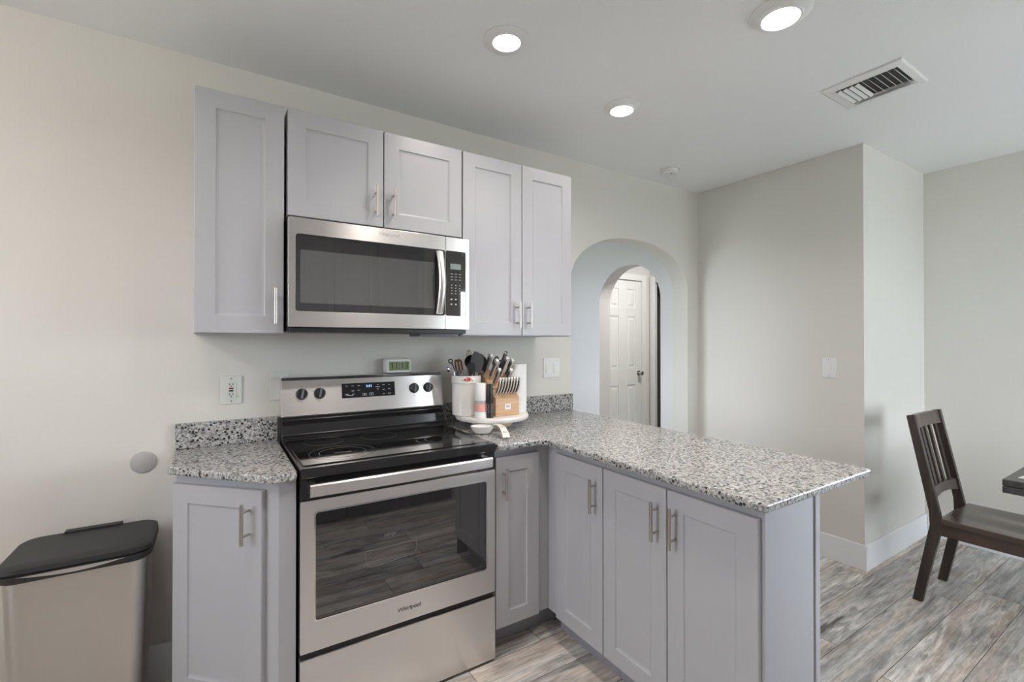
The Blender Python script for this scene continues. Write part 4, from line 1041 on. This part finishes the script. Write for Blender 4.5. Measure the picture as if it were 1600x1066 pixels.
l_ = bpy.data.lights.new('added_hall_bulb', 'AREA'); l_.shape = 'DISK'; l_.size = 0.2; l_.energy = HALL_POWER; l_.color = (1, 0.97, 0.9)
o_ = bpy.data.objects.new('added_hall_bulb', l_); COL.objects.link(o_); o_.parent = t; o_.location = (0, 0, -0.07)

# smoke detector
SX, SY = 2.385, -0.232
t = thing('smoke_detector', 'round white smoke detector on the ceiling near the back corner', 'smoke detector', (SX, SY, H))
bm = B(); lathe(bm, [(0.066, -0.0005), (0.066, -0.008), (0.060, -0.010)], (SX, SY, H), 40); obj('base', bm, 'white', t, smooth=True)
bm = B(); lathe(bm, [(0.052, -0.0102), (0.058, -0.018), (0.056, -0.034), (0.046, -0.042), (0, -0.044)], (SX, SY, H), 40); sd = obj('cover', bm, 'white', t, smooth=True)
bm = B()
for k in range(20):
    a = 2*PI*k/20; box(bm, 0.0535, -0.005, -0.031, 0.0595, 0.005, -0.021, Matrix.Translation((SX, SY, H)) @ Matrix.Rotation(a, 4, 'Z'))
obj('vent_slots', bm, 'platepaint', sd)
bm = B(); cyl(bm, (SX-0.02, SY-0.03, H-0.046), (SX-0.02, SY-0.03, H-0.040), 0.004, 10); obj('indicator', bm, 'black', sd)

# air vent
VX0, VX1, VY0, VY1 = 2.170, 2.475, -1.572, -1.260
t = thing('air_vent', 'white rectangular ceiling air register with angled louvres', 'air vent', ((VX0+VX1)/2, (VY0+VY1)/2, H))
bm = B()
def ringf(bm, o_, z0, i_, z1):
    a = [bm.verts.new((x, y, z0)) for x, y in ((o_[0], o_[1]), (o_[2], o_[1]), (o_[2], o_[3]), (o_[0], o_[3]))]
    b = [bm.verts.new((x, y, z1)) for x, y in ((i_[0], i_[1]), (i_[2], i_[1]), (i_[2], i_[3]), (i_[0], i_[3]))]
    for k in range(4): bm.faces.new((a[k], a[(k+1) % 4], b[(k+1) % 4], b[k]))
OI = (VX0+0.045, VY0+0.030, VX1-0.070, VY1-0.045)
OO = (VX0, VY0, VX1, VY1); O2 = (VX0+0.006, VY0+0.006, VX1-0.006, VY1-0.006)
ringf(bm, OO, H-0.0005, OO, H-0.004); ringf(bm, OO, H-0.004, O2, H-0.008); ringf(bm, O2, H-0.008, OI, H-0.011); ringf(bm, OI, H-0.011, OI, H-0.0008)
obj('frame', bm, 'white', t)
bm = B(); box(bm, OI[0]+0.001, OI[1]+0.001, H-0.0022, OI[2]-0.001, OI[3]-0.001, H-0.0008); obj('duct_opening', bm, 'ventdark', t)
nl = 10
for k in range(nl):
    y = OI[3] - (OI[3]-OI[1])*(k+0.5)/nl
    bm = B(); a = math.radians(-22 if k < 4 else 52); hw = 0.0082 if k < 4 else 0.0095
    box(bm, OI[0]+0.012, -hw, -0.0006, OI[2]-0.004, hw, 0.0006, Matrix.Translation((0, y, H-0.0125)) @ Matrix.Rotation(a, 4, 'X')); obj('louvre', bm, 'white', t)
bm = B()
for i in range(6):
    a0 = PI/2*i/6; a1 = PI/2*(i+1)/6
    p0 = (OI[2]+0.002+0.028*math.sin(a0), H-0.011-0.014*math.cos(a0)*math.cos(a0)); p1 = (OI[2]+0.002+0.028*math.sin(a1), H-0.011-0.014*math.cos(a1)*math.cos(a1))
    vs = [bm.verts.new((p0[0], OI[1]-0.004, p0[1])), bm.verts.new((p1[0], OI[1]-0.004, p1[1])), bm.verts.new((p1[0], OI[3], p1[1])), bm.verts.new((p0[0], OI[3], p0[1]))]
    bm.faces.new(vs)
obj('deflector', bm, 'white', t)

# ================================================================== DINING CHAIR AND TABLE
t = thing('dining_chair', 'dark stained wooden dining chair with slatted back beside the nook wall', 'chair', (3.06, -1.6, 0))
def post(bm, x0, x1):
    pts = [(-1.386, 0.0), (-1.426, 0.0), (-1.503, 0.395), (-1.500, 0.470), (-1.400, 0.966), (-1.364, 0.958), (-1.455, 0.480), (-1.458, 0.410)]
    prism(bm, pts, YZ, (x0, x1))
for a, b in ((2.862, 2.892), (3.238, 3.268)):
    bm = B(); post(bm, a, b); obj('leg', bm, 'walnut_v', t, bevel=0.003)
for a, b in ((2.855, 2.893), (3.237, 3.275)):
    bm = B(); box(bm, a, -1.915, 0, b, -1.877, 0.405); obj('leg', bm, 'walnut_v', t, bevel=0.003)
def back_pt(z, off=0.0):   # y on the slanted back centre
    return -1.482 + (z-0.475)*(0.099/0.488) + off
def crv(x): return 0.016*(1-((x-3.065)/0.175)**2)
def rail(bm, z0, z1, arch=0.0, th=0.020):
    n_ = 12; R = []
    for i in range(n_+1):
        x = 2.892+(3.238-2.892)*i/n_; c_ = crv(x); zz0 = z0 + arch*(1-((x-3.065)/0.175)**2)
        R.append([bm.verts.new(p) for p in ((x, back_pt(zz0)+c_-th/2, zz0), (x, back_pt(z1)+c_-th/2, z1), (x, back_pt(z1)+c_+th/2, z1), (x, back_pt(zz0)+c_+th/2, zz0))])
    for a, b in zip(R, R[1:]):
        for k in range(4): bm.faces.new((a[k], a[(k+1) % 4], b[(k+1) % 4], b[k]))
    bm.faces.new(R[0]); bm.faces.new(list(reversed(R[-1])))
bm = B(); rail(bm, 0.890, 0.958); obj('top_rail', bm, 'walnut', t, bevel=0.002)
bm = B(); rail(bm, 0.535, 0.592, 0.012); obj('lower_rail', bm, 'walnut', t, bevel=0.002)
for x in (2.937, 3.001, 3.065, 3.129, 3.193):
    bm = B(); w_ = 0.014
    f0 = back_pt(0.588)+crv(x); f1 = back_pt(0.896)+crv(x)
    prism(bm, [(f0-0.006, 0.590), (f1-0.006, 0.892), (f1+0.006, 0.892), (f0+0.006, 0.590)], YZ, (x-w_, x+w_)); obj('slat', bm, 'walnut_v', t, bevel=0.001)
# saddle seat
bm = B(); nx_, ny_ = 24, 20
def seat_z(u_, v_):
    d_ = 0.010*math.exp(-(((abs(u_)-0.45)/0.28)**2))*math.exp(-(((v_-0.45)/0.34)**2))
    return 0.458 - d_
sx0, sx1, sy0, sy1 = 2.848, 3.282, -1.955, -1.505
G = []
for j in range(ny_+1):
    row = []
    for i in range(nx_+1):
        u_ = -1+2*i/nx_; v_ = j/ny_
        x = 3.065 + u_*(0.217-0.010*v_*0+0.006*(1-v_)); y = sy0+(sy1-sy0)*v_
        row.append(bm.verts.new((x, y, seat_z(u_, v_))))
    G.append(row)
for j in range(ny_):
    for i in range(nx_): bm.faces.new((G[j][i], G[j][i+1], G[j+1][i+1], G[j+1][i]))
edge = [G[0][i] for i in range(nx_+1)] + [G[j][nx_] for j in range(1, ny_+1)] + [G[ny_][i] for i in range(nx_-1, -1, -1)] + [G[j][0] for j in range(ny_-1, 0, -1)]
low = [bm.verts.new((v.co.x, v.co.y, 0.432)) for v in edge]
for k in range(len(edge)): bm.faces.new((edge[k], edge[(k+1) % len(edge)], low[(k+1) % len(edge)], low[k]))
bm.faces.new(low); obj('seat', bm, 'walnut', t, bevel=0.003, smooth=True)
bm = B()
box(bm, 2.866, -1.877, 0.368, 2.886, -1.501, 0.4315); box(bm, 3.244, -1.877, 0.368, 3.264, -1.501, 0.4315); box(bm, 2.894, -1.905, 0.368, 3.236, -1.887, 0.4315); box(bm, 2.893, -1.492, 0.368, 3.237, -1.474, 0.4315)
obj('apron', bm, 'walnut', t, bevel=0.001)

t = thing('dining_table', 'dark wooden dining table entering the frame at the right edge', 'table', (3.25, -2.5, 0))
bm = B(); box(bm, 2.622, -3.35, 0.733, 3.62, -1.767, 0.760); tt = obj('tabletop', bm, 'tablewood', t, bevel=0.003)
bm = B(); box(bm, 2.622, -3.35, 0.702, 3.62, -1.767, 0.730); obj('folded_leaf', bm, 'tablewood', t, bevel=0.003)
bm = B(); box(bm, 2.70, -3.27, 0.62, 3.54, -3.25, 0.7015); box(bm, 2.70, -1.99, 0.62, 3.54, -1.97, 0.7015); box(bm, 2.70, -3.25, 0.62, 2.72, -1.99, 0.7015); box(bm, 3.52, -3.25, 0.62, 3.54, -1.99, 0.7015); box(bm, 2.64, -3.3, 0.7302, 3.6, -1.80, 0.7328); obj('apron', bm, 'tablewood', t)
for a, b in ((2.69, -3.28), (3.48, -3.28), (3.48, -2.05), (2.69, -2.05)):
    bm = B(); box(bm, a, b, 0, a+0.07, b+0.07, 0.70); obj('leg', bm, 'tablewood', t, bevel=0.004)
bm = B(); prism(bm, [(2.70, -1.80), (2.95, -1.83), (2.93, -2.08), (2.68, -2.05)], XY, (0.7605, 0.7625)); tag(obj('place_card', bm, 'white'), 'flat white sheet lying on the corner of the dark table', 'paper')
bm = B(); prism(bm, [(2.79, -1.85), (2.90, -1.86), (2.89, -1.99), (2.78, -1.98)], XY, (0.7630, 0.7660)); tag(obj('coaster', bm, 'tan'), 'small tan square lying on the white sheet', 'coaster')

# ================================================================== OPPOSITE SIDE OF THE KITCHEN (seen mirrored in the glass)
def opp_cab(label, x0, x1, doors):
    t_ = thing('wall_cabinet', label, 'cabinet', ((x0+x1)/2, -3.1, ZUB))
    b_ = B(); box(b_, x0, -3.098, ZUB, x1, -2.7815, ZUT); obj('carcass', b_, 'cab', t_)
    for a, b, hx in doors: add_door(t_, (b, -2.781, ZUB+0.004), (-1, 0, 0), (0, 1, 0), b-a, ZUT-ZUB-0.006, (hx, -2.762, ZUB+0.11))
opp_cab('grey wall cabinet opposite, mirrored at the left of the microwave glass', -0.80, 0.235, [(-0.798, -0.284, -0.317), (-0.280, 0.233, -0.247)])
opp_cab('grey wall cabinet opposite, mirrored in the middle of the microwave glass', 0.24, 1.49, [(0.242, 0.648, 0.615), (0.652, 1.038, 1.005), (1.042, 1.488, 1.075)])
for i, (x0, x1) in enumerate(((-1.15, -0.27), (-0.26, 0.62), (0.63, 1.50))):
    t = thing('base_cabinet', ['grey base cabinet opposite the bin, behind the viewpoint', 'grey base cabinet opposite the range, mirrored in the oven glass', 'grey base cabinet opposite under the sink window'][i], 'cabinet', ((x0+x1)/2, -2.8, 0))
    bm = B(); box(bm, x0, -3.098, 0.118, x1, -2.5195, 0.886); obj('carcass', bm, 'cab', t)
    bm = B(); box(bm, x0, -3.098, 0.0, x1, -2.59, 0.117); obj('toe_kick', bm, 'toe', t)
    m_ = (x0+x1)/2
    for a, b, hx in ((x0+0.002, m_-0.002, m_-0.036), (m_+0.002, x1-0.002, m_+0.036)): add_door(t, (b, -2.519, 0.12), (-1, 0, 0), (0, 1, 0), b-a, 0.732, (hx, -2.50, 0.737))
bm = B(); box(bm, -1.18, -3.098, 0.887, 1.53, -2.46, ZC); tag(obj('countertop', bm, 'granite', bevel=0.006, seg=3), 'long straight granite countertop opposite the range, behind the viewpoint', 'countertop')

for _o in bpy.data.objects:
    if '_w' in _o: del _o['_w']
